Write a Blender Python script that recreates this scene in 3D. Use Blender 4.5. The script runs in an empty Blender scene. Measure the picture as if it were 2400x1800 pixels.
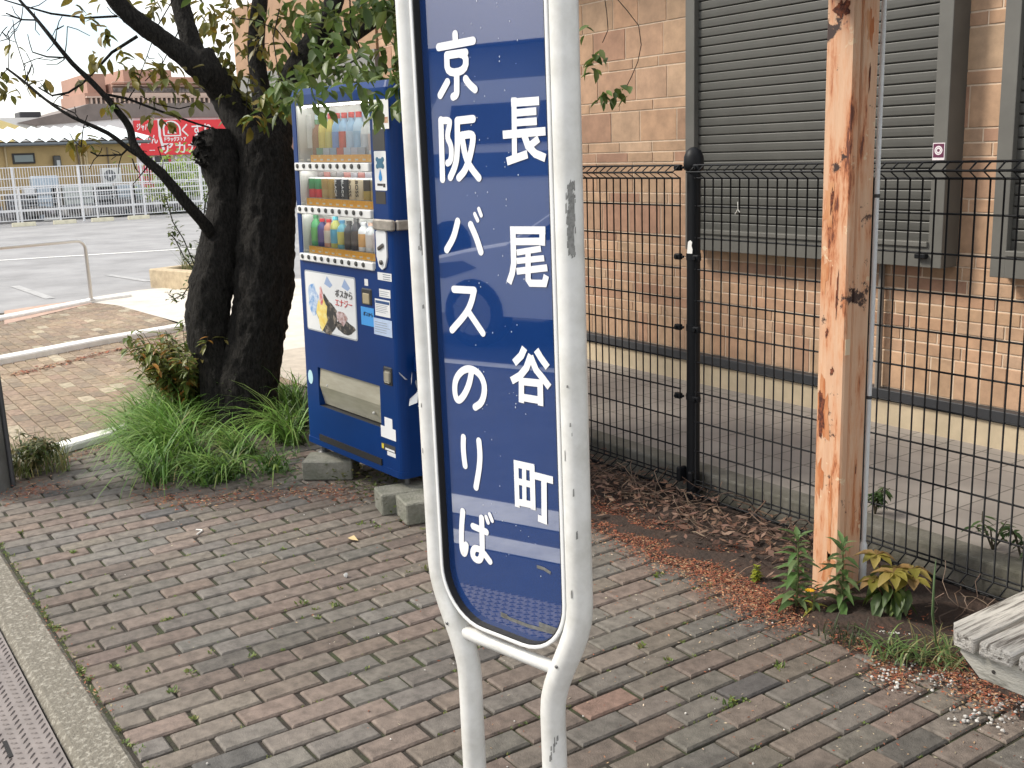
import bpy, math, random
from mathutils import Vector, Matrix, Euler, noise as mnoise
random.seed(7)
R = math.radians
scene = bpy.context.scene
COL = scene.collection

# ------------------------------------------------------------------ camera
FPX, YAW, PITCH, ROLL, CH = 2500.0, -0.9745, 0.2149, -0.0349, 1.61
def _cam_axes():
    cy, sy, cp, sp, cr, sr = math.cos(YAW), math.sin(YAW), math.cos(PITCH), math.sin(PITCH), math.cos(ROLL), math.sin(ROLL)
    f0, r0, u0 = Vector((sy, cy, 0)), Vector((cy, -sy, 0)), Vector((0, 0, 1))
    f = f0*cp - u0*sp; u = f0*sp + u0*cp
    return r0*cr + u*sr, u*cr - r0*sr, f
RT, UP, FW = _cam_axes()
CAM = Vector((0, 0, CH))
cd = bpy.data.cameras.new('camera'); cam = bpy.data.objects.new('camera', cd); COL.objects.link(cam)
cam.matrix_world = Matrix(((RT.x, UP.x, -FW.x, 0), (RT.y, UP.y, -FW.y, 0), (RT.z, UP.z, -FW.z, CH), (0, 0, 0, 1)))
cd.sensor_width = 36; cd.lens = 36*FPX/2400; cd.clip_end = 2000; cd.clip_start = 0.05
scene.camera = cam

# ------------------------------------------------------------------ light
SUN_EL, SUN_AZ = 42, 222          # azimuth of the sun measured from +Y towards +X (degrees)
w = bpy.data.worlds.new('World'); scene.world = w; w.use_nodes = True
nt = w.node_tree; nt.nodes.clear()
N = nt.nodes.new; L = nt.links.new
out = N('ShaderNodeOutputWorld'); mix = N('ShaderNodeMixShader')
b1 = N('ShaderNodeBackground'); b2 = N('ShaderNodeBackground')
sky = N('ShaderNodeTexSky'); sky.sky_type = 'NISHITA'; sky.sun_disc = False
sky.sun_elevation = R(SUN_EL); sky.sun_rotation = R(SUN_AZ)
b1.inputs[1].default_value = 0.10
b2.inputs[0].default_value = (1.0, 0.975, 0.94, 1); b2.inputs[1].default_value = 0.86
tc = N('ShaderNodeTexCoord'); mp = N('ShaderNodeMapping'); mp.inputs['Scale'].default_value = (1.4, 1.4, 4.0)
ns = N('ShaderNodeTexNoise'); ns.inputs['Scale'].default_value = 2.2; ns.inputs['Detail'].default_value = 6
rp = N('ShaderNodeValToRGB'); rp.color_ramp.elements[0].position = 0.40; rp.color_ramp.elements[1].position = 0.55
rp.color_ramp.elements[0].color = (.12, .12, .12, 1)
L(sky.outputs[0], b1.inputs[0]); L(tc.outputs['Generated'], mp.inputs[0]); L(mp.outputs[0], ns.inputs[0]); L(ns.outputs['Fac'], rp.inputs[0])
L(rp.outputs[0], mix.inputs[0]); L(b1.outputs[0], mix.inputs[1]); L(b2.outputs[0], mix.inputs[2]); L(mix.outputs[0], out.inputs[0])
sd = bpy.data.lights.new('sun', 'SUN'); sd.energy = 2.1; sd.angle = R(14); sd.color = (1, .93, .82)
so = bpy.data.objects.new('sun', sd); COL.objects.link(so)
sv = Vector((math.sin(R(SUN_AZ))*math.cos(R(SUN_EL)), math.cos(R(SUN_AZ))*math.cos(R(SUN_EL)), math.sin(R(SUN_EL))))
so.rotation_euler = sv.to_track_quat('Z', 'Y').to_euler()
scene.view_settings.view_transform = 'Standard'; scene.view_settings.look = 'None'
scene.view_settings.exposure = 1.0; scene.view_settings.gamma = 1

# ------------------------------------------------------------------ helpers
def ray(px, py):
    return RT*((px-1200)/FPX) + UP*((900-py)/FPX) + FW
def az(px, py, z=0.0):
    d = ray(px, py); return CAM + d*((z-CH)/d.z)
def ay(px, py, y):
    d = ray(px, py); return CAM + d*(y/d.y)
def ax(px, py, x):
    d = ray(px, py); return CAM + d*(x/d.x)
def ad(px, py, dep):
    return CAM + ray(px, py)*dep
def rnd(a, b): return random.uniform(a, b)
def jit(c, a=.12):
    k = 1+rnd(-a, a); return (c[0]*k*(1+rnd(-a, a)*.3), c[1]*k, c[2]*k*(1+rnd(-a, a)*.3))

class MB:
    def __init__(s): s.v = []; s.f = []; s.c = []; s.sm = []
    def add(s, vs, fs, col=None, smooth=False):
        b = len(s.v); s.v += [tuple(p) for p in vs]
        for f in fs: s.f.append([i+b for i in f]); s.c.append(col); s.sm.append(smooth)
    def box(s, a, b, col=None, M=None):
        (x0, y0, z0), (x1, y1, z1) = a, b
        vs = [Vector(p) for p in ((x0,y0,z0),(x1,y0,z0),(x1,y1,z0),(x0,y1,z0),(x0,y0,z1),(x1,y0,z1),(x1,y1,z1),(x0,y1,z1))]
        if M: vs = [M @ p for p in vs]
        s.add(vs, [(3,2,1,0),(4,5,6,7),(0,1,5,4),(1,2,6,5),(2,3,7,6),(3,0,4,7)], col)
    def cbox(s, a, b, c=.004, col=None, M=None):
        """box with all edges chamfered"""
        (x0, y0, z0), (x1, y1, z1) = a, b
        vs = []; idx = {}
        for i, x in enumerate((x0, x1)):
            for j, y in enumerate((y0, y1)):
                for k, z in enumerate((z0, z1)):
                    sx, sy, sz = (1, -1)[i]*c, (1, -1)[j]*c, (1, -1)[k]*c
                    for ax_, p in enumerate(((x, y+sy, z+sz), (x+sx, y, z+sz), (x+sx, y+sy, z))):
                        idx[i, j, k, ax_] = len(vs); vs.append(Vector(p))
        F = []
        q = [(0,0),(1,0),(1,1),(0,1)]
        for t in (0, 1):
            F.append([idx[t, a_, b_, 0] for a_, b_ in q]); F.append([idx[a_, t, b_, 1] for a_, b_ in q]); F.append([idx[a_, b_, t, 2] for a_, b_ in q])
        for a_ in (0, 1):
            for b_ in (0, 1):
                F.append([idx[0,a_,b_,1], idx[1,a_,b_,1], idx[1,a_,b_,2], idx[0,a_,b_,2]])
                F.append([idx[a_,0,b_,0], idx[a_,1,b_,0], idx[a_,1,b_,2], idx[a_,0,b_,2]])
                F.append([idx[a_,b_,0,0], idx[a_,b_,1,0], idx[a_,b_,1,1], idx[a_,b_,0,1]])
                for c_ in (0, 1): F.append([idx[a_,b_,c_,0], idx[a_,b_,c_,1], idx[a_,b_,c_,2]])
        if M: vs = [M @ p for p in vs]
        s.add(vs, F, col)
    def tube(s, pts, rad, n=8, col=None, caps=True, wob=0.0):
        pts = [Vector(p) for p in pts]; m = len(pts)
        if not isinstance(rad, (list, tuple)): rad = [rad]*m
        vs = []; prev = None
        for i, p in enumerate(pts):
            t = (pts[min(i+1, m-1)]-pts[max(i-1, 0)]).normalized()
            if prev is None:
                a = Vector((0, 0, 1)) if abs(t.z) < .9 else Vector((1, 0, 0))
                u = t.cross(a).normalized()
            else:
                u = (prev - t*prev.dot(t)).normalized()
            prev = u; v = t.cross(u)
            for k in range(n):
                an = 2*math.pi*k/n; rr = rad[i]*(1+(rnd(-wob, wob) if wob else 0))
                vs.append(p+u*math.cos(an)*rr+v*math.sin(an)*rr)
        fs = [(i*n+k, i*n+(k+1) % n, (i+1)*n+(k+1) % n, (i+1)*n+k) for i in range(m-1) for k in range(n)]
        s.add(vs, fs, col, True)
        if caps: s.add([vs[k] for k in range(n)], [tuple(range(n))[::-1]], col); s.add([vs[(m-1)*n+k] for k in range(n)], [tuple(range(n))], col)
    def lathe(s, prof, n=16, col=None, M=None, smooth=True):
        vs = []; m = len(prof)
        for r, z in prof:
            for k in range(n):
                a = 2*math.pi*k/n; p = Vector((r*math.cos(a), r*math.sin(a), z)); vs.append(M @ p if M else p)
        s.add(vs, [(i*n+k, i*n+(k+1) % n, (i+1)*n+(k+1) % n, (i+1)*n+k) for i in range(m-1) for k in range(n)], col, smooth)
        s.add(vs[:n], [tuple(range(n))[::-1]], col); s.add(vs[-n:], [tuple(range(n))], col)
    def prism(s, poly, a, b, f, col=None, smooth=False):
        """extrude 2-D polygon between heights a, b; f(u, v, h) -> point"""
        n = len(poly); vs = [f(u, v, a) for u, v in poly]+[f(u, v, b) for u, v in poly]
        s.add(vs, [tuple(range(n))[::-1], tuple(range(n, 2*n))]+[], col)
        s.add(vs, [(k, (k+1) % n, n+(k+1) % n, n+k) for k in range(n)], col, smooth)
    def ico(s, c, r, col=None, sq=(1, 1, 1)):
        t = (1+5**.5)/2
        V = [(-1,t,0),(1,t,0),(-1,-t,0),(1,-t,0),(0,-1,t),(0,1,t),(0,-1,-t),(0,1,-t),(t,0,-1),(t,0,1),(-t,0,-1),(-t,0,1)]
        F = [(0,11,5),(0,5,1),(0,1,7),(0,7,10),(0,10,11),(1,5,9),(5,11,4),(11,10,2),(10,7,6),(7,1,8),(3,9,4),(3,4,2),(3,2,6),(3,6,8),(3,8,9),(4,9,5),(2,4,11),(6,2,10),(8,6,7),(9,8,1)]
        q = Euler((rnd(0, 6), rnd(0, 6), rnd(0, 6))).to_matrix()
        vs = []
        for v in V:
            p = q @ (Vector(v).normalized()*r*rnd(.75, 1.2)); vs.append(Vector(c)+Vector((p.x*sq[0], p.y*sq[1], p.z*sq[2])))
        s.add(vs, F, col)
    def build(s, name, m, parent=None, origin=None, bev=0, auto=False):
        o3 = Vector(origin) if origin is not None else Vector()
        me = bpy.data.meshes.new(name)
        me.from_pydata([tuple(Vector(p)-o3) for p in s.v], [], s.f)
        me.polygons.foreach_set('use_smooth', s.sm)
        if any(c is not None for c in s.c):
            at = me.color_attributes.new('Col', 'FLOAT_COLOR', 'CORNER'); buf = []
            for f, c in zip(s.f, s.c): buf += list((*(c or (.5, .5, .5)), 1.0))*len(f)
            at.data.foreach_set('color', buf)
        me.materials.append(m); me.update()
        o = bpy.data.objects.new(name, me); COL.objects.link(o)
        if parent is not None: o.parent = parent
        elif origin is not None: o.location = o3
        if bev:
            b = o.modifiers.new('bevel', 'BEVEL'); b.width = bev; b.segments = 2; b.limit_method = 'ANGLE'
        return o

def tag(o, label, cat, group=None, kind=None):
    if label: o['label'] = label
    if cat: o['category'] = cat
    if group: o['group'] = group
    if kind: o['kind'] = kind
    return o
def thing(name, label, cat, loc=(0, 0, 0), rot=(0, 0, 0), group=None):
    o = bpy.data.objects.new(name, None); COL.objects.link(o); o.location = loc; o.rotation_euler = rot
    o.empty_display_size = .1
    return tag(o, label, cat, group)
def struct(o): o['kind'] = 'structure'; return o

# ------------------------------------------------------------------ materials
MATS = {}
def mat(name, col=(.5, .5, .5), rough=.6, metal=0, var=0.0, vs=6.0, col2=None, bump=0.0, bs=40.0, spec=.5, vcol=False, trans=0.0, coat=0.0, stretch=None, vthr=None, ior=None):
    if name in MATS: return MATS[name]
    m = bpy.data.materials.new(name); m.use_nodes = True; nt = m.node_tree; nd = nt.nodes; lk = nt.links
    b = nd['Principled BSDF']; b.inputs['Roughness'].default_value = rough; b.inputs['Metallic'].default_value = metal
    b.inputs['Specular IOR Level'].default_value = spec; b.inputs['Coat Weight'].default_value = coat
    if ior: b.inputs['IOR'].default_value = ior
    tcn = nd.new('ShaderNodeTexCoord'); src = tcn.outputs['Object']
    if stretch:
        mpn = nd.new('ShaderNodeMapping'); mpn.inputs['Scale'].default_value = stretch; lk.new(src, mpn.inputs[0]); src = mpn.outputs[0]
    cur = None
    if vcol:
        a = nd.new('ShaderNodeAttribute'); a.attribute_name = 'Col'; cur = a.outputs['Color']
    else:
        rgb = nd.new('ShaderNodeRGB'); rgb.outputs[0].default_value = (*col, 1); cur = rgb.outputs[0]
    if var or col2:
        n1 = nd.new('ShaderNodeTexNoise'); n1.inputs['Scale'].default_value = vs; n1.inputs['Detail'].default_value = 7; n1.inputs['Roughness'].default_value = .65
        lk.new(src, n1.inputs['Vector'])
        rm = nd.new('ShaderNodeValToRGB'); lo, hi = vthr or (.35, .65)
        rm.color_ramp.elements[0].position = lo; rm.color_ramp.elements[1].position = hi
        lk.new(n1.outputs['Fac'], rm.inputs[0])
        mx = nd.new('ShaderNodeMix'); mx.data_type = 'RGBA'
        lk.new(cur, mx.inputs['A'])
        if col2:
            mx.inputs['B'].default_value = (*col2, 1); lk.new(rm.outputs[0], mx.inputs['Factor'])
        else:
            mx.blend_type = 'MULTIPLY'; mx.inputs['Factor'].default_value = 1
            rm.color_ramp.elements[0].color = (1-var,)*3+(1,); rm.color_ramp.elements[1].color = (1+var*.5,)*3+(1,)
            lk.new(rm.outputs[0], mx.inputs['B'])
        cur = mx.outputs['Result']
    lk.new(cur, b.inputs['Base Color'])
    if bump:
        n2 = nd.new('ShaderNodeTexNoise'); n2.inputs['Scale'].default_value = bs; n2.inputs['Detail'].default_value = 5; lk.new(src, n2.inputs['Vector'])
        bp = nd.new('ShaderNodeBump'); bp.inputs['Strength'].default_value = bump; bp.inputs['Distance'].default_value = .01
        lk.new(n2.outputs['Fac'], bp.inputs['Height']); lk.new(bp.outputs[0], b.inputs['Normal'])
    if trans:
        t = nd.new('ShaderNodeBsdfTranslucent'); lk.new(cur, t.inputs[0]); ms = nd.new('ShaderNodeMixShader'); ms.inputs[0].default_value = trans
        o = nd['Material Output']; lk.new(b.outputs[0], ms.inputs[1]); lk.new(t.outputs[0], ms.inputs[2]); lk.new(ms.outputs[0], o.inputs[0])
    MATS[name] = m; return m
def glass(name, tint=(.95, .97, .97), mixf=.1, rough=.02):
    m = bpy.data.materials.new(name); m.use_nodes = True; nt = m.node_tree; nd = nt.nodes; nd.clear(); lk = nt.links
    o = nd.new('ShaderNodeOutputMaterial'); t = nd.new('ShaderNodeBsdfTransparent'); t.inputs[0].default_value = (*tint, 1)
    g = nd.new('ShaderNodeBsdfGlossy'); g.inputs['Roughness'].default_value = rough
    fr = nd.new('ShaderNodeFresnel'); fr.inputs[0].default_value = 1.45; ms = nd.new('ShaderNodeMixShader')
    ad_ = nd.new('ShaderNodeMath'); ad_.operation = 'ADD'; ad_.inputs[1].default_value = mixf
    lk.new(fr.outputs[0], ad_.inputs[0]); lk.new(ad_.outputs[0], ms.inputs[0]); lk.new(t.outputs[0], ms.inputs[1]); lk.new(g.outputs[0], ms.inputs[2]); lk.new(ms.outputs[0], o.inputs[0])
    return m

M_leaf = mat('leaf', vcol=True, rough=.45, trans=.35)
M_grass = mat('grass_blade', vcol=True, rough=.5, trans=.3)
M_litter = mat('litter', vcol=True, rough=.8)
M_brick = mat('paver_brick', vcol=True, rough=.82, var=.36, vs=24, bump=.4, bs=220)
M_tile = mat('wall_tile', vcol=True, rough=.75, var=.22, vs=9, bump=.1, bs=90)
M_vcol = mat('painted_plastic', vcol=True, rough=.4)
M_black = mat('black_steel', (.008, .009, .011), .5, spec=.22, var=.2)
M_white = mat('white_enamel', (.78, .78, .75), .35, var=.07, vs=9)
M_conc = mat('concrete', (.30, .29, .26), .9, var=.35, vs=9, bump=.4, bs=70)
M_dirtyconc = mat('mossy_concrete', (.19, .18, .155), .92, col2=(.11, .105, .08), vs=7, bump=.5, bs=60)
M_whiteconc = mat('white_kerb', (.80, .79, .76), .85, var=.12, vs=12, bump=.2)

# ------------------------------------------------------------------ text and flat shapes
def letters(body, size, m, parent, loc, rot=(R(90), 0, 0), depth=.0008, name='lettering', align='LEFT', sx=1.0, bold=0.0):
    c = bpy.data.curves.new(name, 'FONT'); c.body = body; c.size = size; c.extrude = depth; c.align_x = align; c.offset = bold
    o = bpy.data.objects.new(name, c); COL.objects.link(o)
    dg = bpy.context.evaluated_depsgraph_get(); me = bpy.data.meshes.new_from_object(o.evaluated_get(dg))
    bpy.data.objects.remove(o); me.name = name; me.materials.clear(); me.materials.append(m)
    o = bpy.data.objects.new(name, me); COL.objects.link(o); o.parent = parent; o.location = loc; o.rotation_euler = rot; o.scale = (sx, 1, 1)
    return o

def stroke(mb, pts, wd, f, h, rounded=True, col=None):
    """a brush stroke of constant width along 2-D points, laid on a plane by f(u, v, h)"""
    P = [Vector((p[0], p[1])) for p in pts]
    if rounded and len(P) > 2:           # Chaikin smoothing for round lettering
        for _ in range(2):
            Q = [P[0]]
            for a, b in zip(P, P[1:]): Q += [a*.75+b*.25, a*.25+b*.75]
            Q.append(P[-1]); P = Q
    n = len(P); Lf, Rt_ = [], []
    for i in range(n):
        d0 = (P[i]-P[i-1]).normalized() if i else (P[1]-P[0]).normalized()
        d1 = (P[i+1]-P[i]).normalized() if i < n-1 else d0
        t = (d0+d1); t = t.normalized() if t.length > 1e-4 else d0
        nn = Vector((-t.y, t.x)); k = 1/max(.6, nn.dot(Vector((-d1.y, d1.x))))
        Lf.append(P[i]+nn*wd*.5*k); Rt_.append(P[i]-nn*wd*.5*k)
    for i in range(n-1):
        g = h+i*4e-6
        mb.add([f(*Lf[i], g), f(*Rt_[i], g), f(*Rt_[i+1], g), f(*Lf[i+1], g)], [(0, 1, 2, 3)], col)
    if rounded:
        for c, t, g in ((P[0], P[0]-P[1], h), (P[-1], P[-1]-P[-2], h+(n-2)*4e-6)):
            a0 = math.atan2(t.y, t.x)-math.pi/2
            mb.add([f(c.x+math.cos(a0+a*math.pi/8)*wd*.5, c.y+math.sin(a0+a*math.pi/8)*wd*.5, g) for a in range(9)], [tuple(range(9))], col)

# ================================================================== SETTING
# ground sheet, far to the horizon
M_asph = mat('asphalt', (.16, .16, .165), .9, var=.2, vs=3, bump=.5, bs=150)
mb = MB(); mb.add([(-600, -600, -.13), (600, -600, -.13), (600, 600, -.13), (-600, 600, -.13)], [(0, 1, 2, 3)])
struct(mb.build('ground', mat('earth_ground', (.15, .15, .14), .95, var=.3, vs=.5)))
mb = MB(); mb.add([(-300, -8.4, -.12), (300, -8.4, -.12), (300, .06, -.12), (-300, .06, -.12)], [(0, 1, 2, 3)])
struct(mb.build('road', mat('road_asphalt', (.05, .05, .052), .85, var=.25, vs=4, bump=.5, bs=150)))
mb = MB()
mb.add([(-60, -.98, -.115), (30, -.98, -.115), (30, -.74, -.115), (-60, -.74, -.115)], [(0, 1, 2, 3)])
mb.add([(-60, -.55, -.115), (30, -.55, -.115), (30, -.40, -.115), (-60, -.40, -.115)], [(0, 1, 2, 3)])
mb.add([(-60, -4.0, -.115), (30, -4.0, -.115), (30, -3.85, -.115), (-60, -3.85, -.115)], [(0, 1, 2, 3)])
struct(mb.build('road_line', mat('road_paint', (.75, .75, .72), .8, var=.2)))
# far car-park asphalt
mb = MB(); mb.add([(-60, -3, -.012), (-13.4, -3, -.012), (-13.4, 60, -.012), (-60, 60, -.012)], [(0, 1, 2, 3)])
struct(mb.build('car_park', mat('carpark_asphalt', (.30, .30, .305), .9, var=.22, vs=.9, bump=.5, bs=90)))
mb = MB()
def strip(a, b, wd, z, mb):
    a, b = Vector(a), Vector(b); d = (b-a).normalized(); n = Vector((-d.y, d.x, 0))*wd/2
    mb.add([(*(a-n).xy, z), (*(b-n).xy, z), (*(b+n).xy, z), (*(a+n).xy, z)], [(0, 1, 2, 3)])
strip(az(-400, 634), az(460, 581), .16, -.006, mb)
struct(mb.build('parking_line', mat('parking_paint', (.8, .8, .78), .8, col2=(.3, .3, .3), vs=14, vthr=(.5, .75))))
mb = MB(); strip(az(34, 669), az(118, 698), .12, -.006, mb); strip(az(253, 643), az(350, 658), .12, -.006, mb)
struct(mb.build('parking_line', mat('worn_paint', (.40, .40, .40), .85, col2=(.31, .31, .31), vs=10, vthr=(.45, .6))))
# pale concrete apron beyond the paving
mb = MB()
pl = [az(205, 698), az(330, 679), az(450, 668), (-12.6, 9, 0), (-8.4, 9, 0), (-6.4, 3.4, 0), (-9.1, 3.42, 0), (-10.7, 3.33, 0), (-12.94, 3.2, 0), (-13.4, 3.05, 0)]
mb.add([(p[0], p[1], -.002) for p in pl], [tuple(range(len(pl)))])
struct(mb.build('apron_pavement', mat('pale_apron', (.62, .58, .52), .9, var=.12, vs=5)))
mb = MB(); mb.add([(-8.6, 3.0, .002), (-6.3, 3.0, .002), (-6.3, 8.5, .002), (-8.6, 8.5, .002)], [(0, 1, 2, 3)])
struct(mb.build('tiled_pavement', mat('pale_paver', (.5, .45, .38), .9, var=.15, vs=9)))

def brick(mb, cx, cy, lx, ly, z, col, ch=.006, h=.05):
    tx, ty = rnd(-.012, .012), rnd(-.012, .012); z += rnd(-.0012, .0012); a = rnd(-.008, .008)
    x, y = lx/2, ly/2; V = []
    for dx, dy, dz in ((-x, -y, -h), (x, -y, -h), (x, y, -h), (-x, y, -h), (-x, -y, -ch), (x, -y, -ch), (x, y, -ch), (-x, y, -ch),
                       (-x+ch, -y+ch, 0), (x-ch, -y+ch, 0), (x-ch, y-ch, 0), (-x+ch, y-ch, 0)):
        V.append((cx+dx-dy*a, cy+dy+dx*a, z+dz+dx*tx*.6+dy*ty*.6))
    F = [(8, 9, 10, 11)]
    for i in range(4): j = (i+1) % 4; F += [(4+i, 4+j, 8+j, 8+i), (i, j, 4+j, 4+i)]
    mb.add(V, F, col)
def lin(r, g, b): return tuple(((c/255+.055)/1.055)**2.4 if c > 10 else c/3294 for c in (r, g, b))
BR = [(.168, .145, .120), (.172, .142, .118), (.180, .140, .117), (.156, .142, .123), (.184, .145, .120), (.170, .148, .126), (.150, .138, .122)]
mb = MB(); PX, PY = .0985, .2025
k0 = int((-6.55+3.0)/PX)-1
for k in range(k0, 36):
    x0 = -3.0+PX*k
    for i in range(-4, 14):
        y0 = .8175-.1+PY*(i+(.5 if k % 2 else 0))+rnd(-.004, .004)
        ya, yb = max(y0-PY/2, .612), min(y0+PY/2, 3.0)
        if yb-ya < .03: continue
        if x0 < -6.28-.45*(ya-1.0): continue
        c = jit(random.choice(BR), .075); nz = 1+.30*mnoise.noise(Vector((x0*1.1, y0*1.1, .3)))+.16*mnoise.noise(Vector((x0*3.7, y0*3.7, 2.3))); c = tuple(v*nz for v in c)
        if mnoise.noise(Vector((x0*2.3, y0*2.3, 7.7))) > .52: c = tuple(v*.72 for v in c)
        if random.random() < (.04 if x0 > -2.6 else .003): c = jit((.215, .145, .115), .12)
        if random.random() < .02: c = jit((.10, .095, .09), .1)
        gx, gy = rnd(.007, .010), rnd(.008, .016)
        brick(mb, x0+PX/2+rnd(-.0025, .0025), (ya+yb)/2, PX-gx, yb-ya-gy, .006*mnoise.noise(Vector((x0*1.7, y0*1.7, 5.1)))+rnd(-.0012, .0008), c)
struct(mb.build('brick_pavement', M_brick))
mb = MB(); mb.add([(-6.75, .6, -.011), (1.5, .6, -.011), (1.5, 3.36, -.011), (-6.75, 3.36, -.011)], [(0, 1, 2, 3)])
struct(mb.build('joint_sand', mat('joint_soil', (.032, .027, .021), .95, col2=(.05, .07, .02), vs=5, vthr=(.45, .7), bump=.6, bs=120)))
# rotated tan bricks beyond
BT = [(.29, .22, .15), (.27, .205, .14), (.32, .25, .175), (.25, .19, .135), (.28, .205, .145)]
mb = MB()
for j in range(44):
    y = -.9+.0985*j
    for i in range(-1, 37):
        x = -13.7+.2025*(i+(.5 if j % 2 else 0))
        lo = -6.40-.36*(y-1.08); hi = -13.05-.55*(y-2.4)
        if x > lo-.08 or x < hi: continue
        if y > 3.26-.02*(x+12): continue
        c = jit(random.choice(BT), .13)
        if random.random() < .06: c = jit((.42, .36, .26), .08)
        brick(mb, x, y, .2025-.007, .0985-.006, -.004, tuple(v*(1+.25*mnoise.noise(Vector((x*.9, y*.9, 1.1)))) for v in c), ch=.004)
struct(mb.build('tan_brick_pavement', M_brick))
mb = MB(); mb.add([(-14.6, -1.2, -.016), (-6.3, -1.2, -.016), (-6.3, 3.3, -.016), (-14.6, 3.3, -.016)], [(0, 1, 2, 3)])
struct(mb.build('joint_sand', mat('joint_grit', (.10, .085, .065), .95, var=.3)))
mb = MB()
mb.add([(p.x, p.y, -.001) for p in (az(10, 760), az(10, 728), az(110, 713), az(215, 700), az(215, 711))], [(0, 1, 2, 3, 4)])
struct(mb.build('pink_paver_strip', mat('pink_paver', (.48, .33, .26), .9, var=.2, vs=10)))

def kerb(name, pts, wd, z0, z1, m, lab, ch=.012):
    mb = MB(); n = len(pts)
    prof = [(-wd/2, z0), (-wd/2, z1-ch), (-wd/2+ch, z1), (wd/2-ch, z1), (wd/2, z1-ch), (wd/2, z0)]
    vs = []
    for i, p in enumerate(pts):
        d = (Vector(pts[min(i+1, n-1)])-Vector(pts[max(i-1, 0)])).normalized(); nn = Vector((-d.y, d.x, 0))
        vs += [Vector((p[0], p[1], 0))+nn*u+Vector((0, 0, v)) for u, v in prof]
    k = len(prof)
    mb.add(vs, [(i*k+j, i*k+j+1, (i+1)*k+j+1, (i+1)*k+j) for i in range(n-1) for j in range(k-1)]+[tuple(range(k)), tuple(range((n-1)*k, n*k))[::-1]])
    o = mb.build(name, m); return struct(o)
kerb('kerb', [az(-300, 1158), az(101, 1064), az(285, 1012), az(520, 945)], .13, -.1, .03, M_whiteconc, '')
kerb('kerb', [az(-300, 905), az(25, 845), az(230, 805), az(470, 764)], .17, -.1, .05, M_whiteconc, '')
kerb('kerb', [az(-300, 798), az(12, 746), az(215, 706), az(300, 694)], .17, -.1, .03, M_whiteconc, '')
kerb('kerb', [(-12+.6*i, .535+rnd(-.003, .003), 0) for i in range(24)], .15, -.15, .004, mat('kerb_aggregate', (.17, .155, .125), .92, col2=(.36, .34, .29), vs=60, vthr=(.5, .66), bump=.8, bs=90), '', .02)

# checker plate laid along the kerb
CP = thing('checker_plate', 'grey steel checker plate with raised lozenges laid along the concrete kerb', 'steel plate', (-3.2, .2, 0))
M_plate = mat('galvanised_plate', (.20, .175, .165), .55, metal=.2, var=.25, vs=5, bump=.1, bs=60)
mb = MB()
def cp(x, y, h=0): return Vector((x+3.2, y-.2, -.002-(.455-y)*.22+h))
mb.add([cp(-6.5, .455), cp(-.5, .455), cp(-.5, -.02), cp(-6.5, -.02), cp(-6.5, .455, -.006), cp(-.5, .455, -.006), cp(-.5, -.02, -.006), cp(-6.5, -.02, -.006)], [(3, 2, 1, 0), (0, 1, 5, 4), (2, 3, 7, 6), (4, 5, 6, 7)])
for i in range(72):
    for j in range(17):
        x = -4.7+i*.033+(.0165 if j % 2 else 0); y = .44-j*.028
        s_ = 1 if j % 2 else -1; l, wd = .0145, .0038
        dx, dy = math.cos(.75)*l, math.sin(.75)*l*s_; nx, ny = -math.sin(.75)*s_*wd, math.cos(.75)*wd
        P = [cp(x-dx, y-dy), cp(x+nx, y+ny), cp(x+dx, y+dy), cp(x-nx, y-ny), cp(x-dx*.5, y-dy*.5, .0045), cp(x+dx*.5, y+dy*.5, .0045)]
        mb.add(P, [(0, 4, 1), (1, 4, 5), (1, 5, 2), (2, 5, 3), (3, 5, 4), (3, 4, 0)])
mb.build('plate', M_plate, CP)
q = az(22, 1766, -.03); mb = MB(); 
mb.box((q.x+3.2-.075, q.y-.2-.006, cp(q.x, q.y).z-.002), (q.x+3.2+.03, q.y-.2+.006, cp(q.x, q.y).z+.003)); mb.build('lifting_slot', mat('slot_dark', (.01, .01, .01), .8), CP)

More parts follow.
